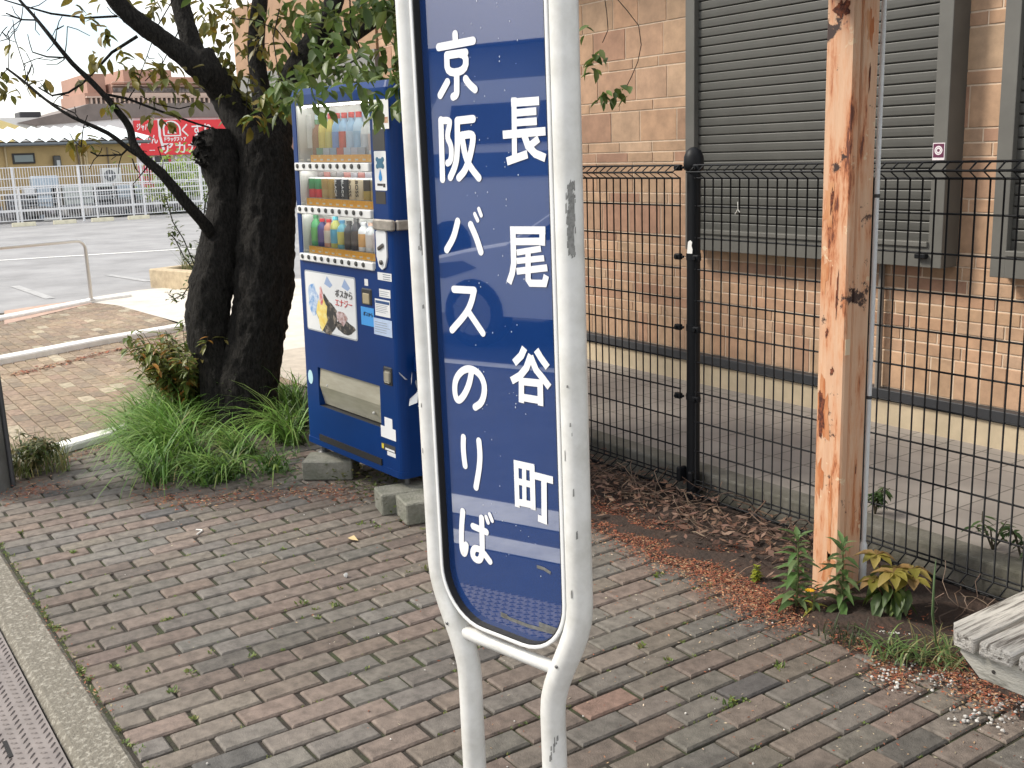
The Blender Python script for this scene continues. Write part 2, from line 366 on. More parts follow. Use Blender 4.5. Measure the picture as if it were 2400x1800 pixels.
# strip of soil and inner pavement by the shop
mb = MB(); nx = 60; vs = []
for i in range(nx+1):
    for j in range(9):
        x = -6.2+6.6*i/nx; y = 2.68+.68*j/8+(rnd(-.05, .05) if j == 0 else 0)
        vs.append((x, y, -.008 if j == 0 else .012+rnd(-.012, .018)))
mb.add(vs, [(i*9+j, (i+1)*9+j, (i+1)*9+j+1, i*9+j+1) for i in range(nx) for j in range(8)], None, True)
struct(mb.build('soil', mat('dry_soil', (.060, .036, .026), .95, col2=(.03, .022, .018), vs=9, bump=1, bs=60)))
mb = MB(); mb.box((-6.3, 3.36, -.1), (2.5, 3.48, .135)); struct(mb.build('kerb', M_dirtyconc, bev=.01))
def tilepave():
    m = bpy.data.materials.new('inner_tiles'); m.use_nodes = True; nt = m.node_tree; nd = nt.nodes; lk = nt.links; b = nd['Principled BSDF']; b.inputs['Roughness'].default_value = .8
    t = nd.new('ShaderNodeTexCoord'); br = nd.new('ShaderNodeTexBrick'); br.offset = 0; br.inputs['Scale'].default_value = 1; br.inputs['Mortar Size'].default_value = .004
    br.inputs['Brick Width'].default_value = .2; br.inputs['Row Height'].default_value = .2; br.inputs['Color1'].default_value = (.28, .25, .225, 1); br.inputs['Color2'].default_value = (.31, .28, .25, 1); br.inputs['Mortar'].default_value = (.13, .115, .10, 1)
    n = nd.new('ShaderNodeTexNoise'); n.inputs['Scale'].default_value = 5; n.inputs['Detail'].default_value = 8; mx = nd.new('ShaderNodeMix'); mx.data_type = 'RGBA'; mx.blend_type = 'MULTIPLY'; mx.inputs['Factor'].default_value = .5
    lk.new(t.outputs['Object'], br.inputs['Vector']); lk.new(t.outputs['Object'], n.inputs['Vector']); lk.new(br.outputs['Color'], mx.inputs['A']); lk.new(n.outputs['Fac'], mx.inputs['B'])
    mx2 = nd.new('ShaderNodeMix'); mx2.data_type = 'RGBA'; mx2.blend_type = 'MULTIPLY'; mx2.inputs['Factor'].default_value = 1; mx2.inputs['B'].default_value = (1.3, 1.3, 1.3, 1); lk.new(mx.outputs['Result'], mx2.inputs['A']); lk.new(mx2.outputs['Result'], b.inputs['Base Color'])
    return m
mb = MB(); mb.add([(-6.3, 3.48, .13), (2.5, 3.48, .13), (2.5, 4.7, .13), (-6.3, 4.7, .13)], [(0, 1, 2, 3)])
struct(mb.build('inner_pavement', tilepave()))

# ================================================================== SHOP BUILDING
WY = 4.72
SHOP = thing('shop_building', 'tan brick-tiled shop behind the black mesh fence with grey roller shutters', 'building', (-6, WY, 0))
SO = (-6, WY, 0)
XL, XR, ZT = -8.9, -1.2, 3.3
M_grout = mat('tile_grout', (.66, .53, .40), .9, var=.15, vs=20)
mb = MB(); mb.box((XL, WY+.0035, .0), (XR, WY+3.5, ZT)); mb.build('wall_core', M_grout, SHOP, SO)
TC = [(.49, .32, .205), (.47, .295, .187), (.43, .26, .165), (.51, .34, .22), (.47, .30, .19), (.40, .23, .15), (.50, .325, .208), (.47, .285, .178), (.45, .28, .175)]
plz = ay(1382, 806, WY-.03).z; PB = ay(1382, 782, WY-.05).z
mb = MB(); z = PB+.0; rows = [.2]
while sum(rows) < 3.2: rows += random.choice([[.066, .196], [.196, .066], [.066, .066, .196]]) if sum(rows) > .72 else [.066]
for h in rows:
    x = XL-rnd(0, .2)
    while x < XR:
        wd = rnd(.10, .15) if h > .197 else (rnd(.24, .40) if h > .15 else rnd(.18, .36))
        c = jit(random.choice(TC), .09); e = .0042
        x0, x1, z0, z1 = max(x, XL)+e, min(x+wd, XR)-e, z+e, z+h-e
        if x1-x0 > .02 and z1 < ZT:
            y = WY+rnd(-.002, .001); ch = .0018
            V = [(x0, WY+.02, z0), (x1, WY+.02, z0), (x1, WY+.02, z1), (x0, WY+.02, z1), (x0, y+ch, z0), (x1, y+ch, z0), (x1, y+ch, z1), (x0, y+ch, z1), (x0+ch, y, z0+ch), (x1-ch, y, z0+ch), (x1-ch, y, z1-ch), (x0+ch, y, z1-ch)]
            F = [(8, 9, 10, 11)]
            for i in range(4): j = (i+1) % 4; F += [(4+i, 4+j, 8+j, 8+i), (i, j, 4+j, 4+i)]
            mb.add(V, F, c)
        x += wd
    z += h
mb.build('tile_facing', M_tile, SHOP, SO)
mb = MB(); mb.box((-12.4, WY-.02, 2.55), (XL-.01, WY+.5, ZT)); mb.build('lintel_band', mat('lintel_tile', (.36, .22, .13), .75, var=.2, vs=4), SHOP, SO)
mb = MB(); mb.box((-12.4, WY-.04, 2.25), (XL-.01, WY+.4, 2.549)); mb.build('lintel_gutter', mat('gutter_grey2', (.2, .2, .19), .6), SHOP, SO)
mb = MB(); mb.box((XL, WY-.03, .10), (XR, WY+.01, PB-.05)); mb.build('plinth', mat('cream_plinth', (.54, .445, .31), .8, var=.15, vs=6, bump=.1), SHOP, SO)
mb = MB(); mb.box((XL, WY-.05, PB-.055), (XR, WY+.011, PB)); mb.build('base_trim', mat('charcoal_trim', (.035, .037, .042), .5, var=.2), SHOP, SO, bev=.004)
M_shut = mat('shutter_paint', (.075, .074, .066), .5, var=.12, vs=4)
M_frame = mat('shutter_frame_paint', (.12, .117, .105), .55, var=.12, vs=5)
FY = WY-.13
def shutter(xl, xr, zb, seed):
    fw = .075
    fr = MB(); fr.box((xl, FY, zb), (xl+fw, WY+.03, ZT)); fr.build('frame_jamb', M_frame, SHOP, SO, bev=.003)
    fr = MB(); fr.box((xr-fw, FY, zb), (xr, WY+.03, ZT)); f_ = fr.build('frame_jamb', M_frame, SHOP, SO, bev=.003)
    sl = MB(); sl.box((xl+fw-.002, FY+.0, zb), (xr-fw+.002, WY+.03, zb+.11)); sl.box((xl+fw, FY-.012, zb+.10), (xr-fw, FY+.06, zb+.125))
    sl.build('sill', M_frame, SHOP, SO, bev=.003)
    sh = MB(); z = zb+.12; p = .0505
    while z < ZT:
        prof = [(.048, 0), (.0335, .0025), (.0318, .006), (.0312, .025), (.0318, .0425), (.0335, .0455), (.048, .0465), (.048, p)]
        V = [(x, FY+a, z+b) for a, b in prof for x in (xl+fw, xr-fw)]
        sh.add(V, [(2*i, 2*i+1, 2*i+3, 2*i+2) for i in range(len(prof)-1)], None, False); z += p
    sh.build('shutter', M_shut, SHOP, SO)
    return f_
a = ay(1606, 300, FY); b = ay(2232, 100, FY); zb = ay(2205, 630, FY).z
fr1 = shutter(a.x, b.x, zb, 1)
c = ay(2362, 100, FY)
shutter(c.x-.02, c.x+1.9, zb-.02, 2)
# small square sticker with a ring on the shutter frame
s0 = ay(2200, 355, FY-.002)
mb = MB(); mb.box((s0.x-.032, FY-.0025, s0.z-.04), (s0.x+.032, FY-.0005, s0.z+.04)); st = mb.build('sticker', mat('sticker_white', (.75, .7, .72), .5), SHOP, SO)
mb = MB(); mb.box((s0.x-.028, FY-.0035, s0.z-.028), (s0.x+.028, FY-.0026, s0.z+.036)); mb.build('sticker_field', mat('sticker_purple', (.12, .02, .06), .5), st, SO)
mb = MB()
for rr in (.019, .011):
    stroke(mb, [(s0.x+math.cos(t*.2*math.pi)*rr, s0.z+.005+math.sin(t*.2*math.pi)*rr) for t in range(11)], .006, lambda u, v, h: Vector((u, FY-h, v)), .0042)
mb.build('ring_mark', mat('sticker_white'), st, SO)
# shutter latch
l0 = ay(2160, 600, FY-.01); mb = MB(); mb.cbox((l0.x-.03, FY-.03, l0.z-.012), (l0.x+.03, FY, l0.z+.012), .004); mb.build('latch', M_black, SHOP, SO)
mb = MB(); mb.box((XL-.1, WY-.7, ZT), (XR, WY+3.6, ZT+.18)); mb.build('eaves', mat('eaves_paint', (.25, .24, .22), .7, var=.1), SHOP, SO)
p_ = ay(2054, 900, WY-.04); mb = MB(); mb.tube([(p_.x, WY-.03, PB), (p_.x, WY-.03, 3.2)], .016, 8); mb.build('downpipe', mat('pipe_grey', (.2, .18, .16), .6), SHOP, SO)

# ================================================================== BLACK MESH FENCE
FEY = 3.30
FEN = thing('mesh_fence', 'black welded mesh fence with round posts in front of the brick-tiled shop', 'fence', (-3.42, FEY, 0))
FO = (-3.42, FEY, 0)
def fence_post(x):
    mb = MB(); mb.tube([(x, FEY+.012, -.1), (x, FEY+.012, 1.53)], .03, 16)
    po = mb.build('post', M_black, FEN, FO)
    mb = MB(); mb.lathe([(.031, 1.50), (.042, 1.505), (.044, 1.53), (.042, 1.56), (.032, 1.585), (.015, 1.598), (.003, 1.60)], 16, None, Matrix.Translation((x, FEY+.012, 0)))
    mb.build('post_cap', M_black, po, FO)
    mb = MB(); mb.cbox((x-.05, FEY-.05, .10), (x-.025, FEY+.0, .17), .006); mb.cbox((x+.02, FEY-.045, .11), (x+.045, FEY+.0, .16), .006); mb.lathe([(.034, .0), (.034, .03)], 16, None, Matrix.Translation((x, FEY+.012, 0))); mb.build('post_foot', M_black, po, FO)
    for zc in (1.515, 1.13, .815, .5):
        mb = MB()
        mb.lathe([(.0325, zc-.014), (.0325, zc+.014)], 16, None, Matrix.Translation((x, FEY+.012, 0)))
        for s_ in (-1, 1):
            mb.cbox((x+s_*.058-.018, FEY-.036, zc-.013), (x+s_*.058+.018, FEY-.012, zc+.013), .004); mb.tube([(x+s_*.058, FEY-.045, zc), (x+s_*.058, FEY-.01, zc)], .009, 6)
            mb.tube([(x+s_*.03, FEY-.02, zc), (x+s_*.05, FEY-.02, zc)], .006, 6)
        mb.build('panel_clamp', M_black, po, FO)
    return po
def fence_panel(xa, xb):
    mb = MB(); r = .0035; z0, z1 = .05, 1.525; n = int(round((xb-xa-.03)/.05)); y = FEY-.026
    for i in range(n+1):
        x = xa+.02+i*.05
        mb.tube([(x, y-.002, z0), (x, y-.045, z0+.028), (x, y, z0+.055), (x, y, z1-.055), (x, y-.045, z1-.028), (x, y-.002, z1)], r, 5, None, False)
    zs = [z0, z0+.028, z0+.055, z1, z1-.028, z1-.055]
    for zz, yy in zip(zs, (-.002, -.047, .002, -.002, -.047, .002)): mb.tube([(xa+.01, y+yy, zz), (xb-.01, y+yy, zz)], r*1.25, 5, None, False)
    zz = 1.352
    while zz > .12: mb.tube([(xa+.01, y+.004, zz), (xb-.01, y+.004, zz)], r*1.1, 5, None, False); zz -= .1365
    mb.build('mesh_panel', M_black, FEN, FO)
fp = fence_post(-3.425); fence_post(-1.425); fence_post(-5.425); fence_post(-7.425)
fence_panel(-3.39, -1.46); fence_panel(-5.39, -3.46); fence_panel(-7.39, -5.46); fence_panel(-1.39, .5)
mb = MB(); q = ay(1617, 578, FEY-.02); mb.prism([(-.018, -.03), (.014, -.03), (.016, -.012), (.01, .004), (.014, .02), (.002, .028), (-.012, .02)], 0, .001, lambda u, v, h: Vector((q.x+u, FEY-.0195-h-.0, q.z+v))); mb.build('paper_scrap', mat('paper_white', (.7, .7, .68), .8), fp, FO)
q = ay(1732, 490, FEY-.03); mb = MB(); mb.tube([q+Vector((-.012, -.01, -.02)), q+Vector((.006, -.012, 0)), q+Vector((.002, -.01, .03))], .002, 5); mb.tube([q+Vector((.006, -.012, 0)), q+Vector((.014, -.01, -.012))], .002, 5)
tag(mb.build('cable_tie', mat('tie_white', (.7, .7, .66), .5), None, q), 'white broken plastic tie caught in the black fence mesh', 'cable tie')

# ================================================================== ORANGE SHELTER POST
SP = thing('shelter_post', 'orange painted steel shelter post streaked with rust, white pipe behind it', 'post', (-2.375, 3.0, 0))
PO = (-2.375, 3.0, 0)
def rustmat():
    m = bpy.data.materials.new('rusty_orange_paint'); m.use_nodes = True; nt = m.node_tree; nd = nt.nodes; lk = nt.links; b = nd['Principled BSDF']; b.inputs['Roughness'].default_value = .55
    t = nd.new('ShaderNodeTexCoord'); mp = nd.new('ShaderNodeMapping'); mp.inputs['Scale'].default_value = (26, 26, 3.0); lk.new(t.outputs['Object'], mp.inputs[0])
    def noise(scale, vec, lo, hi, det=6):
        n = nd.new('ShaderNodeTexNoise'); n.inputs['Scale'].default_value = scale; n.inputs['Detail'].default_value = det; n.inputs['Roughness'].default_value = .7; lk.new(vec, n.inputs['Vector'])
        r = nd.new('ShaderNodeValToRGB'); r.color_ramp.elements[0].position = lo; r.color_ramp.elements[1].position = hi; lk.new(n.outputs['Fac'], r.inputs[0]); return r.outputs[0]
    def mixc(a, bcol, fac):
        x = nd.new('ShaderNodeMix'); x.data_type = 'RGBA'; x.inputs['B'].default_value = (*bcol, 1); lk.new(fac, x.inputs['Factor'])
        if isinstance(a, tuple): x.inputs['A'].default_value = (*a, 1)
        else: lk.new(a, x.inputs['A'])
        return x.outputs['Result']
    c = mixc((.62, .37, .235), (.70, .46, .30), noise(1.5, mp.outputs[0], .35, .65))
    mp2 = nd.new('ShaderNodeMapping'); mp2.inputs['Scale'].default_value = (14, 14, 2.2); mp2.inputs['Location'].default_value = (3.1, 1.7, .4); lk.new(t.outputs['Object'], mp2.inputs[0])
    c = mixc(c, (.60, .21, .07), noise(1.2, mp2.outputs[0], .46, .66, 8))
    c = mixc(c, (.40, .12, .04), noise(1.2, mp2.outputs[0], .54, .62, 8))
    c = mixc(c, (.13, .038, .02), noise(1.2, mp2.outputs[0], .592, .625, 10))
    c = mixc(c, (.045, .022, .018), noise(8.0, t.outputs['Object'], .59, .63, 9))
    c = mixc(c, (.70, .52, .34), noise(13.0, t.outputs['Object'], .65, .67, 4))
    lk.new(c, b.inputs['Base Color'])
    n = nd.new('ShaderNodeTexNoise'); n.inputs['Scale'].default_value = 30; bp = nd.new('ShaderNodeBump'); bp.inputs['Strength'].default_value = .2; lk.new(t.outputs['Object'], n.inputs['Vector']); lk.new(n.outputs['Fac'], bp.inputs['Height']); lk.new(bp.outputs[0], b.inputs['Normal'])
    return m
M_rust = rustmat()
mb = MB(); x0, x1 = -2.433, -2.318; y0, y1 = 2.95, 3.075
# two channels face to face: a slit runs down the side facing the shop end
poly = [(x0+.006, y0), (x1-.006, y0), (x1, y0+.006), (x1, y0+.03), (x1-.008, y0+.033), (x1-.008, y0+.04), (x1, y0+.043), (x1, y1-.006), (x1-.006, y1), (x0+.006, y1), (x0, y1-.006), (x0, y0+.006)]
mb.prism(poly, -.1, 2.3, lambda u, v, h: Vector((u, v, h))); mb.build('post_column', M_rust, SP, PO)
mb = MB(); mb.cbox((x0-.03, y0-.5, 2.12), (x1+.02, y1+.1, 2.24), .006); mb.build('beam', M_rust, SP, PO)
mb = MB(); mb.cbox((-2.6, 1.85, 2.30), (2.6, 3.2, 2.36), .01); mb.build('shelter_roof', mat('roof_sheet', (.20, .19, .18), .6), SP, PO)
mb = MB(); mb.tube([(-2.317, 3.091, -.05), (-2.317, 3.091, 2.3)], .0085, 10); cdt = mb.build('conduit_pipe', mat('conduit_white', (.72, .74, .75), .35, var=.1), SP, PO)
for zz in (1.42, .72):
    mb = MB(); mb.lathe([(.0105, zz-.006), (.0105, zz+.006)], 10, None, Matrix.Translation((-2.317, 3.091, 0))); mb.build('pipe_clip', mat('clip_dark', (.05, .05, .05), .6), cdt, PO)
mb = MB(); mb.lathe([(.0095, .0), (.0135, .02), (.0135, .17), (.0095, .18)], 10, None, Matrix.Translation((-2.317, 3.091, 0))); mb.build('pipe_socket', mat('conduit_white'), cdt, PO)
def rustpatch(px, py, w_, h_, m, front=True, k=26):
    mb = MB(); c_ = ay(px, py, y0) if front else ax(px, py, x1)
    ph = [rnd(0, 6.28) for _ in range(4)]
    P = []
    for i in range(k):
        a_ = i*2*math.pi/k; rr = 1+.28*math.sin(2*a_+ph[0])+.22*math.sin(5*a_+ph[1])+.16*math.sin(9*a_+ph[2]); P.append((math.cos(a_)*rr*w_*.5, math.sin(a_)*rr*h_*.5))
    lo, hi = (x0+.007-c_.x, x1-.007-c_.x) if front else (y0+.045-c_.y, y1-.007-c_.y)
    d_ = .0006 if m is M_ro else .0012
    mb.prism([(min(max(u, lo), hi), v) for u, v in P], 0, .0002, (lambda u, v, h: Vector((c_.x+u, y0-d_-h, c_.z+v))) if front else (lambda u, v, h: Vector((x1+d_+h, c_.y+u, c_.z+v))))
    mb.build('rust_patch', m, SP, PO)
M_rd = mat('rust_dark', (.075, .024, .016), .9, col2=(.24, .07, .03), vs=55, vthr=(.42, .62), bump=.5, bs=90); M_ro = mat('rust_orange', (.46, .15, .05), .8, col2=(.60, .30, .15), vs=26, vthr=(.40, .6), bump=.2, stretch=(1, 1, .25))
for px, py, w_, h_, m in ((1930, 960, .05, .20, M_ro), (1925, 970, .032, .13, M_rd), (1912, 770, .022, .11, M_rd), (1925, 640, .05, .14, M_ro), (1945, 480, .045, .12, M_ro), (1922, 455, .012, .06, M_rd), (1950, 470, .010, .09, M_rd), (1918, 1120, .035, .16, M_ro), (1945, 1230, .018, .26, M_ro), (1938, 780, .010, .03, M_rd), (1950, 870, .012, .03, M_rd), (1910, 840, .012, .10, M_ro), (1975, 20, .05, .06, M_rd), (1940, 1330, .05, .10, M_ro), (1905, 600, .010, .16, M_rd), (1962, 690, .008, .14, M_rd), (1915, 320, .008, .10, M_ro), (1906, 1000, .008, .2, M_rd)): rustpatch(px, py, w_, h_, m)
for px, py, w_, h_, m in ((2010, 170, .014, .36, M_ro), (2008, 150, .006, .24, M_rd), (2040, 60, .03, .12, M_ro), (2038, 180, .006, .10, M_rd), (1990, 930, .02, .14, M_ro), (2000, 1180, .012, .2, M_ro), (2005, 1100, .006, .03, M_rd)): rustpatch(px, py, w_, h_, m, False)
q = ax(1986, 812, x1); mb = MB(); mb.box((x1, q.y-.012, q.z-.03), (x1+.0015, q.y+.012, q.z+.025)); mb.build('peeled_sticker', mat('peel', (.7, .55, .38), .7), SP, PO)

# ================================================================== BUS STOP SIGN
SX, SY, SA = -1.986, 1.312, .2033
BS = thing('bus_stop_sign', 'white tubular bus stop sign with tall blue panel and white Japanese lettering', 'bus stop sign', (SX, SY, 0), (0, R(-.35), SA))
# local frame: +x to the viewer's right along the panel, -y faces the viewer, z up
BI = BS.matrix_basis.inverted()
def sgn(px, py, yl=0.0):
    o = BI @ CAM; d = BI.to_3x3() @ ray(px, py); t = (yl-o.y)/d.y; p = o+d*t; return p.x, p.z
def paintmat():
    m = mat('sign_white_paint', (.70, .70, .68), .36, col2=(.52, .515, .48), vs=9, vthr=(.42, .72), bump=.08, bs=30)
    return m
M_sw = paintmat()
s, r, sl = .232, .030, .140
def legpath(sg):
    P = [(s*sg, 0, 2.65), (s*sg, 0, 2.0), (s*sg, 0, 1.0), (s*sg, 0, .61)]
    for t in range(1, 9):
        k = t/8; P.append((sg*(s+(sl-s)*(k*k*(3-2*k))), 0, .61-.29*k))
    P += [(sl*sg, 0, .26), (sl*sg, 0, -.2)]
    return P
for sg in (-1, 1):
    mb = MB(); mb.tube(legpath(sg), r, 20); tb = mb.build('frame_tube', M_sw, BS)
    mb = MB(); mb.lathe([(.001, -.003), (.0045, -.002), (.0045, .002), (.001, .003)], 8, None, Matrix.Translation((sg*.183, -.0295, .46)) @ Matrix.Rotation(R(90), 4, 'X')); mb.build('rivet', mat('rivet', (.2, .2, .2), .4, metal=.8), tb)
mb = MB(); mb.tube([(-.19, 0, .435), (.19, 0, .435)], .0165, 14); mb.build('crossbar', M_sw, BS)
mb = MB(); mb.tube([(-s, 0, 2.65), (-s*.9, 0, 2.74), (-s*.5, 0, 2.8), (s*.5, 0, 2.8), (s*.9, 0, 2.74), (s, 0, 2.65)], r, 16); mb.build('top_tube', M_sw, BS)
def rrect(hw, z0, z1, rad, n=10):
    P = []
    for cx, cz, a0 in ((hw-rad, z0+rad, -90), (hw-rad, z1-rad, 0), (-hw+rad, z1-rad, 90), (-hw+rad, z0+rad, 180)):
        for k in range(n+1): a = R(a0+90*k/n); P.append((cx+math.cos(a)*rad, cz+math.sin(a)*rad))
    return P
ZB, ZT2, HW, RD = .482, 2.55, .1945, .128
def ring(mb, o_, i_, y0, y1, smooth=True):
    n = len(o_); V = [(u, y0, v) for u, v in o_]+[(u, y0, v) for u, v in i_]+[(u, y1, v) for u, v in o_]+[(u, y1, v) for u, v in i_]
    F = []
    for k in range(n):
        j = (k+1) % n; F += [(k, j, n+j, n+k), (2*n+k, 3*n+k, 3*n+j, 2*n+j), (k, 2*n+k, 2*n+j, j), (n+k, n+j, 3*n+j, 3*n+k)]
    mb.add(V, F)
mb = MB(); ring(mb, rrect(HW+.0125, ZB-.0125, ZT2+.0125, RD+.0125), rrect(HW+.0035, ZB-.0035, ZT2+.0035, RD+.0035), -.0215, .03); mb.build('rim', mat('rim_white', (.75, .76, .76), .3, var=.06), BS, None, bev=.002)
mb = MB(); ring(mb, rrect(HW+.003, ZB-.003, ZT2+.003, RD+.003), rrect(HW, ZB, ZT2, RD), -.0185, .02); mb.build('gasket', mat('rubber', (.012, .012, .012), .6), BS)
mb = MB(); pp = rrect(HW-.0002, ZB, ZT2, RD); mb.add([(u, 0, v) for u, v in pp], [tuple(range(len(pp)))])
mb.add([(u, .02, v) for u, v in pp], [tuple(range(len(pp)))[::-1]])
M_blue = mat('sign_blue', (.009, .042, .175), .012, spec=.5, coat=1.0, ior=2.3, var=.06, vs=5)
pn = mb.build('panel', M_blue, BS)
M_let = mat('letter_white', (.82, .82, .82), .45)
def plane(u, v, h): return Vector((u, -h, v))
KS = 320/1327
def traced(name, ox, oy, strokes, wd, rounded):
    mb = MB()
    for i, st in enumerate(strokes):
        ww = wd
        if isinstance(st[-1], float): ww = wd*st[-1]; st = st[:-1]
        stroke(mb, [sgn(ox+x*KS, oy+y*KS) for x, y in st], ww, plane, .0012+.00012*i, rounded)
    return mb.build(name, M_let, pn)
W1, W2 = .0172, .0172
traced('character', 1000, 50, [[(280, 125), (283, 200)], [(120, 252), (455, 188)], [(200, 330), (385, 303), (385, 480), (205, 507), (200, 330)], [(200, 330), (383, 303)], [(297, 510), (298, 640), (297, 715), (262, 733)], [(207, 590), (137, 718)], [(385, 560), (420, 612), (475, 660)]], W1, True)
traced('character', 1000, 50, [[(142, 960), (158, 1535)], [(142, 965), (225, 962), (228, 1000), (200, 1125), (240, 1200), (247, 1290), (235, 1360), (207, 1378), .9], [(302, 965), (455, 948)], [(302, 965), (305, 1250), (287, 1400), (235, 1515)], [(345, 1110), (455, 1092), (455, 1170), (425, 1320), (380, 1450), (318, 1520)], [(350, 1140), (385, 1330), (440, 1430), (512, 1520)]], W1, True)
traced('character', 1000, 50, [[(852, 740), (858, 1345), .85], [(825, 792), (1097, 772)], [(870, 890), (1070, 872), .9], [(870, 985), (1075, 970), .9], [(745, 1103), (1160, 1067)], [(785, 1362), (985, 1290)], [(955, 1110), (990, 1210), (1060, 1285), (1160, 1328)], [(1095, 1140), (1005, 1212), .9]], W2, False)
traced('character', 1000, 450, [[(305, 285), (268, 440), (198, 560)], [(432, 318), (490, 450), (530, 580)], [(472, 215), (500, 275), .6], [(512, 165), (534, 225), .6]], W1, True)
traced('character', 1000, 450, [[(268, 945), (465, 955)], [(465, 955), (440, 1070), (390, 1180), (250, 1340)], [(412, 1165), (550, 1370)]], W1, True)
traced('character', 1000, 450, [[(815, 370), (1157, 372)], [(842, 372), (850, 690), (835, 790), (803, 885)], [(1128, 372), (1128, 520)], [(842, 482), (1150, 478), .95], [(880, 588), (1115, 550), .8], [(880, 670), (1147, 642), .8], [(880, 770), (1178, 735), .9], [(992, 560), (992, 850), (1015, 885), (1150, 888), (1170, 810), .95]], W2*.95, False)
traced('character', 1020, 780, [[(355, 385), (337, 490), (290, 600), (238, 660), (205, 640), (190, 540), (205, 440), (265, 365), (340, 342), (425, 385), (478, 475), (485, 580), (455, 680), (392, 722)]], W1, True)
traced('character', 1020, 780, [[(278, 1015), (275, 1100), (282, 1200), (294, 1290)], [(428, 1050), (440, 1180), (433, 1310), (400, 1500)]], W1, True)
traced('character', 1020, 780, [[(872, 145), (840, 220), (770, 292)], [(985, 165), (1030, 242), (1097, 335)], [(935, 215), (890, 340), (830, 415), (745, 465)], [(930, 225), (985, 360), (1050, 440), (1115, 527)], [(830, 470), (1050, 492)], [(843, 455), (843, 678), .95], [(1025, 480), (1030, 708), .95], [(845, 625), (1030, 655)]], W2, False)
traced('character', 1020, 780, [[(788, 1240), (802, 1692), .85], [(945, 1290), (955, 1718), .9], [(770, 1268), (968, 1312)], [(868, 1300), (872, 1660), .75], [(800, 1440), (955, 1478), .9], [(800, 1640), (955, 1672), .95], [(950, 1380), (1150, 1432)], [(1062, 1410), (1066, 1820), (1005, 1797), .95]], W2, False)
traced('character', 1020, 1080, [[(272, 490), (260, 620), (258, 800), (268, 880), (285, 905), (300, 870), (305, 815)], [(372, 635), (500, 690)], [(455, 555), (460, 760), (462, 880), (445, 960), (405, 965), (370, 930), (368, 870), (400, 842), (460, 872), (535, 975)], [(500, 545), (518, 597), .65], [(535, 520), (558, 580), .65]], W1, True)
mb = MB()
for pts, ww in (([(645, 1482), (720, 1530), (900, 1600), (1190, 1680)], .009), ([(640, 1490), (700, 1515)], .013), ([(1010, 1585), (1190, 1650)], .012), ([(990, 1025), (1060, 1048), (1125, 1090)], .008)):
    stroke(mb, [sgn(1020+x*KS, 1080+y*KS) for x, y in pts], ww, plane, .0011, False)
mb.build('tape_residue', mat('tape_grey', (.16, .16, .15), .7, var=.4, vs=60), pn)
mb = MB()
for i in range(90):
    u = rnd(-.08, .12); v = rnd(.6, 2.0); mb.ico((u, -.0005, v), rnd(.0006, .0015), None, (1, .5, 1.4))
mb.build('paint_speck', mat('speck_white', (.6, .62, .68), .5), pn)
mb = MB()   # worn bands on both tubes
for sg, px0, pw, yy0, yy1, cnt_ in ((1, 1339, 8, 430, 595, 260), (-1, 990, 5, 440, 590, 170), (-1, 985, 14, 700, 1300, 6), (1, 1345, 24, 900, 1400, 7), (1, 1298, 14, 1690, 1790, 9)):
    cxx = sg*(s if yy0 < 1500 else sl)
    for i in range(cnt_):
        py = yy0+(yy1-yy0)*random.random(); px = px0+random.gauss(0, pw*.5)
        o_ = BI @ CAM; d = BI.to_3x3() @ ray(px, py); A_ = d.x*d.x+d.y*d.y; B_ = (o_.x-cxx)*d.x+o_.y*d.y; C_ = (o_.x-cxx)**2+o_.y**2-.0303**2; D_ = B_*B_-A_*C_
        if D_ < 1e-6: continue
        p = o_+d*((-B_-math.sqrt(D_))/A_); tt = Vector((-p.y, p.x-cxx, 0)).normalized(); l = rnd(.003, .014); ww = rnd(.0008, .0026); nn = Vector((p.x-cxx, p.y, 0)).normalized()*.0004
        mb.add([p-tt*ww-Vector((0, 0, l))+nn, p+tt*ww-Vector((0, 0, l*.8))+nn, p+tt*ww*.8+Vector((0, 0, l))+nn, p-tt*ww*.7+Vector((0, 0, l*.7))+nn], [(0, 1, 2, 3)])
mb.build('scuff', mat('scuff_grey', (.24, .24, .23), .7, var=.4, vs=80), BS)

# ================================================================== VENDING MACHINE
VW, VH, VD = .92, 1.78, .72
VM = thing('vending_machine', 'blue drinks vending machine standing on concrete blocks beside the cherry tree', 'vending machine', (-5.106, 2.156, .16), (-.0137, .0143, .0695))
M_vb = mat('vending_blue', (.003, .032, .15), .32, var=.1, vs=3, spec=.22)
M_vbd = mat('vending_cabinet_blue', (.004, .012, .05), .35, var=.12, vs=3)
def vz(u, v, h): return Vector((u, v, h))
def corner(cx, cy, r_, a0, n=5): return [(cx+math.cos(R(a0+90*k/n))*r_, cy+math.sin(R(a0+90*k/n))*r_) for k in range(n+1)]
mb = MB(); DT = .13
pr = [(.062, 0), (.062, DT)]+[(0, DT)]+corner(.03, .03, .03, 180)[0:]
mb.prism(pr, .96, 1.705, vz)
pr = [(.755, DT), (.755, 0)]+corner(VW-.04, .04, .04, -90)+[(VW, DT)]
mb.prism(pr, .96, 1.705, vz)
full = corner(.03, .03, .03, 180)+corner(VW-.04, .04, .04, -90)+[(VW, DT), (0, DT)]
mb.prism(full, 1.705, VH-.03, vz); 
top2 = [(u*.985+.007, v*.985+.012) for u, v in full]; n = len(full)
mb.add([vz(u, v, VH-.03) for u, v in full]+[vz(u, v, VH) for u, v in top2], [(k, (k+1) % n, n+(k+1) % n, n+k) for k in range(n)]+[tuple(range(n, 2*n))], None)
mb.prism(full, .415, .96, vz)
mb.prism(full, .03, .215, vz)
pr = [(.148, 0), (.148, DT)]+[(0, DT)]+corner(.03, .03, .03, 180); mb.prism(pr, .215, .415, vz)
